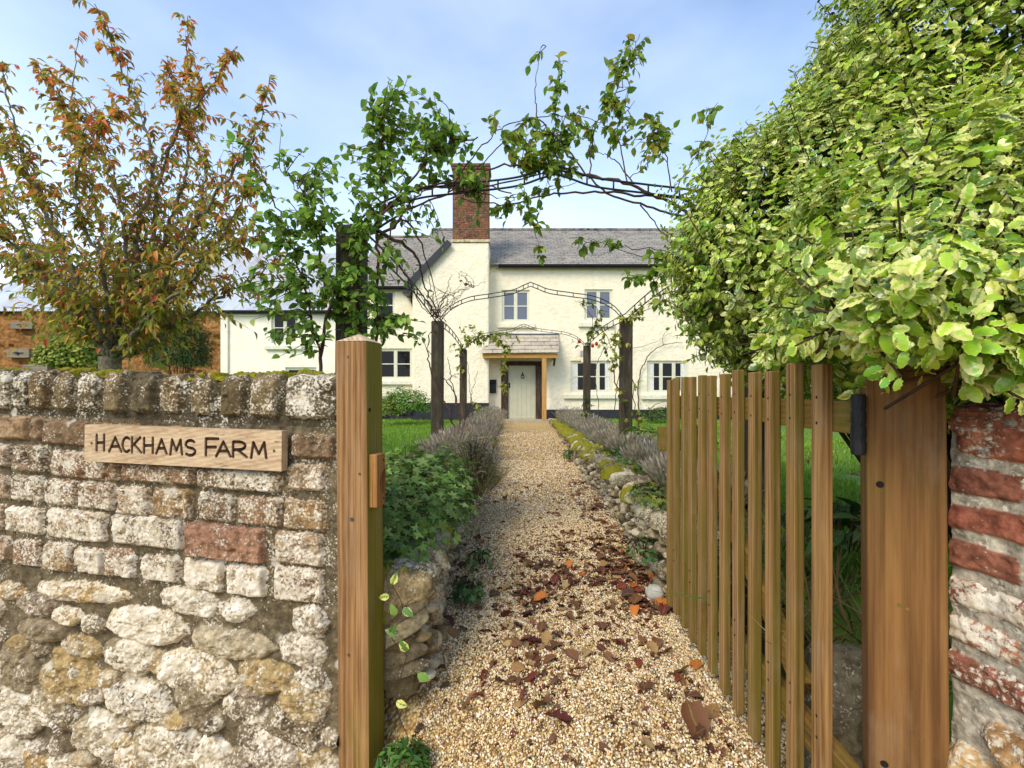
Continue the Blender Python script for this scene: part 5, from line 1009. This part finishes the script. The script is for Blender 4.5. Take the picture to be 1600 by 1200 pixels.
climber('climbing_rose', 'dark green rose with a few red hips on the far right pergola post', tuple(P(918, 690, 10.7)),
    [[(922, 680, 10.6, 1), (912, 620, 10.6), (918, 560, 10.6), (918, 540, 10.7), (925, 500, 10.5), (905, 470, 10.2)], [(925, 680, 10.6, .7), (935, 640, 10.6), (930, 580, 10.7), (945, 545, 10.4), (965, 520, 9)], [(920, 540, 10.7, .6), (935, 490, 9.8), (920, 475, 9.6), (898, 470, 9.5)]],
    [(925, 525, 22, 14, 10.6, 70), (945, 510, 16, 18, 10.2, 50), (915, 475, 20, 8, 9.6, 24), (938, 490, 8, 18, 9.8, 24), (918, 640, 12, 26, 10.6, 60), (935, 650, 20, 14, 10.5, 40), (890, 530, 10, 10, 10.7, 8), (950, 560, 14, 14, 10.4, 14)], M_leafg, [S(84, 104, 42), S(70, 90, 38), S(104, 120, 50), S(130, 140, 60)], .09, .6, .014, .1)
hip = MB()
t = bpy.data.objects.get('climbing_rose.006') or [o for o in C.objects if o.name.startswith('climbing_rose')][-1]
for (px, py, Y) in [(926, 540, 10.5), (932, 537, 10.4), (905, 533, 10.6)]:
    c = P(px, py, Y); m = MB(); m.tube([c+np.array([0, 0, q]) for q in (-.05, -.03, 0, .03, .045)], np.array([.008, .036, .042, .03, .008]), 8); m.build('rose_hip', plain('rose_hip_red', S(170, 40, 34), None, 5, .35, 0), t, smooth=True)
climber('wall_climber', 'thin bare climber curving up the cream wall right of the pergola', tuple(P(997, 655, 15.2)),
    [[(998, 655, 15.3, 1.3), (997, 610, 15.38), (1003, 575, 15.38), (1018, 550, 15.38), (1040, 538, 15.38), (1066, 535, 15.38)], [(985, 545, 15.4, .5), (1020, 536, 15.4), (1050, 520, 15.4)], [(1010, 655, 15.3, .8), (1020, 635, 15.38), (1040, 627, 15.38), (1070, 628, 15.38)], [(1036, 540, 15.38, .5), (1036, 525, 15.38), (1044, 512, 15.38)]],
    [(1000, 600, 6, 20, 15.35, 6), (1010, 640, 14, 10, 15.3, 14)], M_dull, GREEN, .09, .6, .018, .05, 4, .25)

# --- herbaceous plants
def upright(n, c, r, h, lean, size_w, cols, base_z, shape='dia', hvar=.4):
    a = rng.random(n)*2*np.pi; q = np.sqrt(rng.random(n)); dx, dy = q*np.cos(a), q*np.sin(a)
    p = np.stack([c[0]+dx*r[0]*.55, c[1]+dy*r[1]*.55, np.full(n, base_z)], -1); ax = unit(np.stack([dx*lean+rng.normal(0, .12, n), dy*lean+rng.normal(0, .12, n), np.ones(n)], -1)); L = h*(1-hvar*rng.random(n))*(1-.25*q)
    return p, ax, L, leaves_np(p, ax, rv(n), L, size_w/L, cols, 'dia', .12, 0)
ordn = ['first', 'second', 'third', 'fourth', 'fifth', 'sixth', 'seventh', 'eighth', 'ninth', 'tenth', 'eleventh']
def lavender(x, y, rx, ry, h, label, green=.3, n=420, flower=True):
    bz = float(bed_z(y))-.03; t = thing('lavender', label, 'lavender', (x, y, bz), 'lavender bushes along the path')
    p, ax, L, pk = upright(n, (x, y), (rx, ry), h, .75, .006, palette(n, [S(172, 160, 134), S(150, 142, 110), S(184, 172, 148), S(136, 134, 94)], .15), bz)
    n2 = int(n*2.0); k = rng.integers(0, n, n2); f = .12+.6*rng.random(n2); q = p[k]+ax[k]*(L[k]*f)[:, None]
    lf = leaves_np(q, unit(ax[k]+.8*rv(n2)), rv(n2), .045+.03*rng.random(n2), .13, palette(n2, [S(142, 146, 120), S(122, 132, 92), S(158, 158, 136), S(112, 124, 76)], .15), 'dia', .2, 0)
    leaves('foliage', [pk, lf], M_dull, t)
    if flower:
        tip = p+ax*(L*.9)[:, None]; d1 = rv(n); hc = palette(n, [S(178, 166, 146), S(156, 144, 122), S(190, 180, 160), S(160, 138, 106), S(148, 132, 136)], .15)
        hd = [leaves_np(tip, ax, unit(np.cross(ax, d1)), .05+.03*rng.random(n), .20, hc, 'dia', 0, 0), leaves_np(tip, ax, d1, .05+.03*rng.random(n), .20, hc, 'dia', 0, 0)]
        leaves('flower_heads', hd, M_dull, t)
LAVL = [(-.62, 5.0, .42, .55, .42), (-.66, 6.0, .40, .60, .42), (-.60, 7.1, .42, .6, .42), (-.66, 8.4, .42, .7, .44), (-.6, 9.7, .45, .7, .46), (-.62, 11.2, .5, .8, .52), (-.60, 12.6, .5, .8, .56), (-.62, 13.9, .5, .7, .56)]
for i, (x, y, rx, ry, h) in enumerate(LAVL): lavender(x, y, rx, ry, h, f'faded grey lavender bush on the left of the path, {ordn[i]} from the gate', n=520)
LAVR = [(1.34, 3.05, .26, .3, .32), (1.36, 3.75, .30, .36, .30), (1.42, 4.6, .34, .45, .32), (1.45, 5.5, .38, .5, .34), (1.5, 6.5, .4, .55, .36), (1.52, 7.7, .42, .65, .40), (1.6, 9.0, .45, .7, .44), (1.62, 10.4, .45, .75, .48), (1.66, 11.9, .5, .8, .52), (1.7, 13.4, .5, .8, .56)]
for i, (x, y, rx, ry, h) in enumerate(LAVR): lavender(x, y, rx, ry, h, f'faded grey lavender bush on the right of the path, {ordn[i]} from the gate', n=480)
def mound(name, label, cat, c, r, n, size, cols, mat=None, shape='palm', aspect=.8, up=.6, group=None, stems=0, inner=True, part='foliage'):
    t = thing(name, label, cat, (c[0], c[1], c[2]-r[2]*.5), group); d = rv(n*2); d = d[d[:, 2] > -.35][:n]; n = len(d)
    k = (1+.45*fbm(d[:, 0]*2.8+c[0]*3, d[:, 1]*2.8+d[:, 2]*2, 3, 23))*(.66+.36*rng.random(n)+.18*(rng.random(n) < .12)); p = np.asarray(c)+d*np.asarray(r)*k[:, None]
    nr = unit(d*.7+np.array([0, 0, up])+.4*rv(n)); ax = unit(np.cross(nr, rv(n)))+.0; ax = droopy(unit(ax+d*.5), .15)
    leaves(part, [leaves_np(p, ax, nr, size*(.6+.7*rng.random(n)), aspect, palette(n, cols, .18), shape, .25, .15)], mat or M_dull, t)
    if stems:
        idx = rng.choice(n, min(n, stems), replace=False); b0 = np.asarray(c)-np.array([0, 0, r[2]*.6])
        tubes('stem', [(spline([b0+(p[i]-b0)*np.array([.35, .35, 0]), b0+(p[i]-b0)*.6+np.array([0, 0, .05]), p[i]], 4), .0028) for i in idx], M_twig, t, 4)
    return t
mound('geranium', 'lush green cut leaved geranium spilling over the left path wall behind the post', 'plant', (-.60, 2.75, .44), (.37, .85, .30), 2600, .040, [S(124, 154, 72), S(104, 136, 58), S(150, 172, 88), S(116, 144, 56), S(92, 122, 54)], stems=120)
t = mound('subshrub', 'straggly brown and green subshrub leaning over the left edge of the gravel', 'plant', (-.33, 3.9, .42), (.19, .60, .30), 1500, .045, [S(110, 108, 60), S(134, 116, 76), S(88, 104, 48), S(146, 124, 88)], shape='dia', aspect=.16, stems=200)
n = 700; p, ax, L, pk = upright(n, (-.34, 3.9), (.3, .9), .40, 1.0, .005, palette(n, [S(150, 124, 82), S(120, 104, 64), S(104, 112, 58)], .15), .30); leaves('stalks', [pk], M_dull, t)
mound('shrub', 'rounded green shrub against the house plinth left of the pergola', 'shrub', P(634, 634, 13.0), (.66, .5, .50), 2600, .075, [S(104, 142, 50), S(86, 124, 44), S(124, 156, 60)], shape='oval', aspect=.5, stems=60)
mound('shrub', 'small yellow green shrub beside the bigger one under the left window', 'shrub', P(602, 640, 12.6), (.36, .36, .42), 900, .07, [S(150, 160, 60), S(128, 146, 52), S(108, 134, 48)], shape='oval', aspect=.5, stems=30)
mound('shrub', 'yellow green rounded bush in front of the orange cob barn', 'shrub', P(110, 558, 11.0), (.72, .55, .62), 4200, .075, [S(150, 158, 50), S(118, 138, 42), S(176, 178, 70), S(96, 120, 38)], shape='oval', aspect=.65, stems=60)
t = mound('conifer', 'dark green bushy conifer between the cherry trunk and the cream wing', 'conifer', P(282, 552, 10.4), (.64, .5, .92), 9000, .085, [S(52, 84, 32), S(64, 96, 38), S(46, 74, 30), S(76, 98, 40)], shape='dia', aspect=.22, up=.9, stems=80)
mound('fern', 'low dark fern clump at the foot of the house on the right', 'plant', P(1036, 652, 13.6), (.5, .4, .28), 900, .13, [S(60, 90, 40), S(78, 104, 44), S(100, 120, 60)], shape='lance', aspect=.2, stems=20)
mound('hedge_plant', 'low leafy perennial clump beside the second right pergola post', 'plant', P(1003, 690, 6.0), (.26, .4, .22), 700, .05, [S(110, 134, 52), S(84, 116, 44), S(150, 150, 60)], shape='oval', aspect=.6, stems=40)
mound('herb', 'fresh green leafy weed on the gravel at the foot of the left gate post', 'weed', (-.375, 1.60, -.19), (.085, .09, .07), 330, .036, [S(76, 118, 44), S(94, 136, 54), S(64, 100, 40)], shape='oval', aspect=.42)
mound('herb', 'toothed green weed growing at the foot of the left path wall', 'weed', tuple(P(733, 925, 2.42)+np.array([0, 0, .0])), (.085, .09, .05), 130, .030, [S(84, 118, 60), S(68, 102, 52)], shape='palm', stems=20)
mound('herb', 'pale green seedling among the fallen leaves left of the path', 'weed', tuple(P(752, 872, 2.95)), (.09, .10, .05), 26, .05, [S(112, 148, 72), S(96, 132, 60)], shape='oval', aspect=.6, stems=10)
mound('herb', 'green weed in the fallen leaves at the foot of the right path wall', 'weed', tuple(P(1003, 865, 2.75)+np.array([0, 0, .03])), (.12, .16, .05), 70, .036, [S(86, 122, 58), S(70, 104, 50)], shape='oval', aspect=.6, stems=16)
mound('herb', 'small dark weed tuft growing from the right path wall further off', 'weed', tuple(P(890, 712, 7.1)), (.10, .16, .10), 160, .05, [S(80, 108, 44), S(64, 92, 40)], shape='oval', aspect=.5, stems=16)
mound('herb', 'bright leafy patch of weeds on top of the right wall by the gate end', 'weed', tuple(P(1020, 775, 2.95)), (.15, .30, .06), 260, .030, [S(110, 128, 50), S(84, 108, 42), S(134, 138, 58)], shape='palm', stems=30)
mound('herb', 'leafy ground cover beneath the lavender on the right, halfway to the house', 'weed', (1.28, 5.1, .34), (.22, .9, .14), 900, .045, [S(98, 128, 54), S(76, 108, 44), S(120, 142, 60)], shape='oval', aspect=.6, stems=30)
mound('broadleaf_plant', 'low broad leaved green plant on the bank behind the gate', 'plant', tuple(P(1318, 832, 1.9)), (.20, .26, .10), 110, .10, [S(66, 96, 46), S(54, 84, 40), S(84, 110, 52)], shape='oval', aspect=.42, stems=20)
t = thing('dry_stems', 'tangle of dry brown stems and grass on the bank behind the gate', 'plant', (1.02, 1.6, .15))
n = 420; p = np.stack([.92+.5*rng.random(n), 1.32+1.0*rng.random(n), .16+.1*rng.random(n)], -1); ax = unit(np.stack([rng.normal(0, .8, n), rng.normal(0, .6, n), .5+rng.random(n)], -1)); leaves('stalks', [leaves_np(p, ax, rv(n), .16+.22*rng.random(n), .03, palette(n, [S(126, 98, 62), S(96, 74, 48), S(150, 124, 80), S(88, 104, 48)], .2), 'dia', .5, 0)], M_dull, t)
t = thing('grass_tuft', 'tuft of long green blades rising behind the gate beside the post', 'grass', (1.4, 2.2, .2))
n = 240; p = np.stack([1.15+.5*rng.random(n), 1.95+.5*rng.random(n), np.full(n, .2)], -1); ax = unit(np.stack([rng.normal(0, .25, n), rng.normal(0, .25, n), np.ones(n)], -1)); leaves('blades', [leaves_np(p, ax, rv(n), .18+.22*rng.random(n), .035, palette(n, [S(92, 128, 48), S(74, 108, 42), S(120, 144, 64)], .15), 'blade', .5, 0)], M_dull, t)
# variegated periwinkle sprigs on the end of the left path wall
M_peri = leaf_mat('periwinkle_leaf', .4, .25, .4, S(226, 222, 120)); iv = thing('periwinkle', 'yellow edged periwinkle sprigs climbing the end of the left path wall', 'plant', tuple(P(625, 1100, 1.68)))
pp = [(616, 908, 1.70), (612, 925, 1.70), (632, 945, 1.71), (622, 955, 1.71), (614, 985, 1.70), (625, 985, 1.70), (640, 1010, 1.71), (622, 1088, 1.69), (640, 1142, 1.69), (655, 1045, 1.72)]
q = np.array([P(*a) for a in pp])+np.array([0, -.03, 0]); n = len(q)
leaves('foliage', [leaves_np(q, unit(np.stack([rng.normal(0, 1, n), np.full(n, -.2), rng.normal(.2, .6, n)], -1)), unit(np.array([.1, -1, .3])+.3*rv(n)), .042+.012*rng.random(n), .62, palette(n, [S(110, 140, 60), S(90, 124, 56)]), 'oval', .25, .2)], M_peri, iv)
tubes('stem', [(spline([q[6]-np.array([0, 0, .02]), q[4], q[2], q[0]], 5), .0016), (spline([q[8], q[7], q[6]], 5), .0016)], M_twig, iv, 5)

# ------------------------------------------------------------------ fallen leaves
FT = []
for sh, cu, fo in [('wave', .35, .4), ('wave', -.35, .3), ('wave', .5, .7), ('wave', .2, -.4), ('wave', -.5, .2), ('wave', .45, .55)]:
    FT.append((sh, cu, fo))
KINDS = [('curled brown fallen leaf lying on the gravel path', [S(116, 76, 48), S(98, 62, 42), S(132, 90, 60), S(84, 56, 42)], .56), ('dark red fallen leaf lying on the gravel path', [S(112, 50, 42), S(96, 46, 42), S(130, 62, 46)], .20), ('pale tan fallen leaf lying on the gravel path', [S(176, 138, 90), S(158, 118, 74), S(190, 156, 106)], .20), ('orange fallen leaf lying on the gravel path', [S(190, 96, 40), S(200, 120, 50)], .04)]
def ground_z(x, y): return path_z(y)+drop(x, y)
mats_ = [leaf_mat('fallen_leaf', .6, .15, .25)]
protos = {}
for ki, (lab, cl, pr_) in enumerate(KINDS):
    for ci, c in enumerate(cl):
        for fi, (sh, cu, fo) in enumerate(FT):
            V, fs, uv, cc, rr = leaves_np(np.array([[-.5, 0, .0]]), np.array([[1., 0, 0]]), np.array([[0, 0, 1.]]), np.array([1.]), np.array([.75]), np.array([c[:3]]), sh, cu, fo)
            V[:, 2] += .30*fbm(V[:, 0]*3+ki*3.1, V[:, 1]*4+fi*2.3, 3, ci); V[:, 1] += .12*fbm(V[:, 0]*4+fi, V[:, 1]*3, 2, ki); V[:, 0] += .1*fbm(V[:, 1]*5+fi*1.7, V[:, 0]*2, 2, ki); V[:, 2] -= V[:, 2].min()
            me, loops = mesh_from('fallen_leaf', V, fs); me.polygons.foreach_set('use_smooth', np.ones(len(me.polygons), bool)); me.uv_layers.new().data.foreach_set('uv', uv[loops].astype(np.float32).ravel())
            c4 = np.ones((len(V), 4), np.float32); c4[:, :3] = cc; me.attributes.new('col', 'FLOAT_COLOR', 'POINT').data.foreach_set('color', c4.ravel()); me.materials.append(mats_[0]); protos[(ki, ci, fi)] = (me, lab)
def drop_leaf(x, y, size, ki, label=None, group=None, ci=None, fi=None):
    ci = random.randrange(len(KINDS[ki][1])) if ci is None else ci; fi = random.randrange(len(FT)) if fi is None else fi; me, lab = protos[(ki, ci, fi)]
    o = bpy.data.objects.new('fallen_leaf', me); C.objects.link(o); o.location = (x, y, float(ground_z(np.array(x), np.array(y)))+.009); o.rotation_euler = (random.gauss(0, .22), random.gauss(0, .22), random.random()*6.28); o.scale = (size, size*random.uniform(.75, 1.1), size*random.uniform(.4, .8))
    return tag(o, label or lab, 'leaf', group or 'fallen leaves on the path')
def litter_xy():
    while True:
        y = 1.42+4.2*random.random()**1.5; a, b_ = float(xl(y)), float(xr(y)); x = a+(b_-a)*random.random(); t = (x-a)/(b_-a)
        w = .16+.9*max(0, 1-abs(y-2.4)/.8)*(.35+.65*t)+1.3*(t > .78)*(y > 2.3)+.8*max(0, 1-abs(y-3)/.8)*(.2+.8*t)
        if y < 1.75: w *= .35+.9*(t > .55); 
        if y > 3.6: w *= .35
        w *= (.35 if t < .3 else 1)*(.45+1.5*float(ss(-.06, .16, fbm(x*2.6+4, y*2.2, 3, 77))))
        if random.random() < w/1.6 and not (y < 2.3 and x > .70): return x, y
for _ in range(286):
    x, y = litter_xy(); ki = random.choices(range(4), [k[2] for k in KINDS])[0]; drop_leaf(x, y, random.uniform(.036, .085), ki)
for lab, px, py, sz, ki, ci, fi in [('large crimson and purple fallen leaf in the middle of the foreground gravel', 872, 1110, .12, 1, 0, 0), ('folded rusty leaf touching the crimson leaf in the foreground', 850, 1088, .09, 0, 2, 2), ('big curled chestnut brown leaf in the right foreground near the gate', 1082, 1138, .125, 0, 0, 2),
        ('pale oak shaped tan leaf with ragged lobes below the gate slats', 1060, 1058, .12, 2, 0, 4), ('flat orange tan leaf under the middle of the gate', 1088, 1045, .08, 3, 1, 1), ('dry pale brown leaf right of the big curled leaf', 1112, 1118, .085, 2, 1, 1)]:
    Y = EYE*F/(py-HY); drop_leaf((px-CX)/F*Y, Y, sz, ki, lab, 'large leaves in the foreground', ci, fi)
n = 3300; xy = np.array([litter_xy() for _ in range(n)]); q = np.stack([xy[:, 0], xy[:, 1], ground_z(xy[:, 0], xy[:, 1])+.006], -1)
ax = rv(n); ax[:, 2] *= .35; nr = unit(np.array([0, 0, 1.])+.5*rv(n)); sz = .014+.032*rng.random(n)
o = leaves('leaf_litter', [leaves_np(q, unit(ax), nr, sz, .6, palette(n, [S(98, 62, 42), S(118, 76, 52), S(82, 54, 40), S(112, 52, 44), S(150, 116, 80)], .2), 'wave', .8, .6)], mats_[0], origin=(0, 0, 0)); tag(o, kind='stuff')
# leaves on the lawn
n = 260; Y = 3.5+9*rng.random(n); X = xr(Y)+1+3.5*rng.random(n); ax = rv(n); ax[:, 2] *= .3
o = leaves('leaf_litter', [leaves_np(np.stack([X, Y, rand_gz(X, Y)+.045], -1), unit(ax), unit(np.array([0, 0, 1.])+.4*rv(n)), .06+.04*rng.random(n), .6, palette(n, [S(172, 120, 66), S(140, 96, 58)]), 'oval', .5, .4)], mats_[0], origin=(0, 0, 0)); tag(o, kind='stuff')

mound('hedge', 'yellowing garden hedge glimpsed behind the lawn between gate and right post', 'hedge', (9.2, 13.2, 1.0), (2.6, .8, 1.5), 7000, .12, [S(168, 160, 60), S(132, 144, 52), S(190, 170, 76), S(104, 124, 44)], shape='oval', aspect=.6, stems=120)
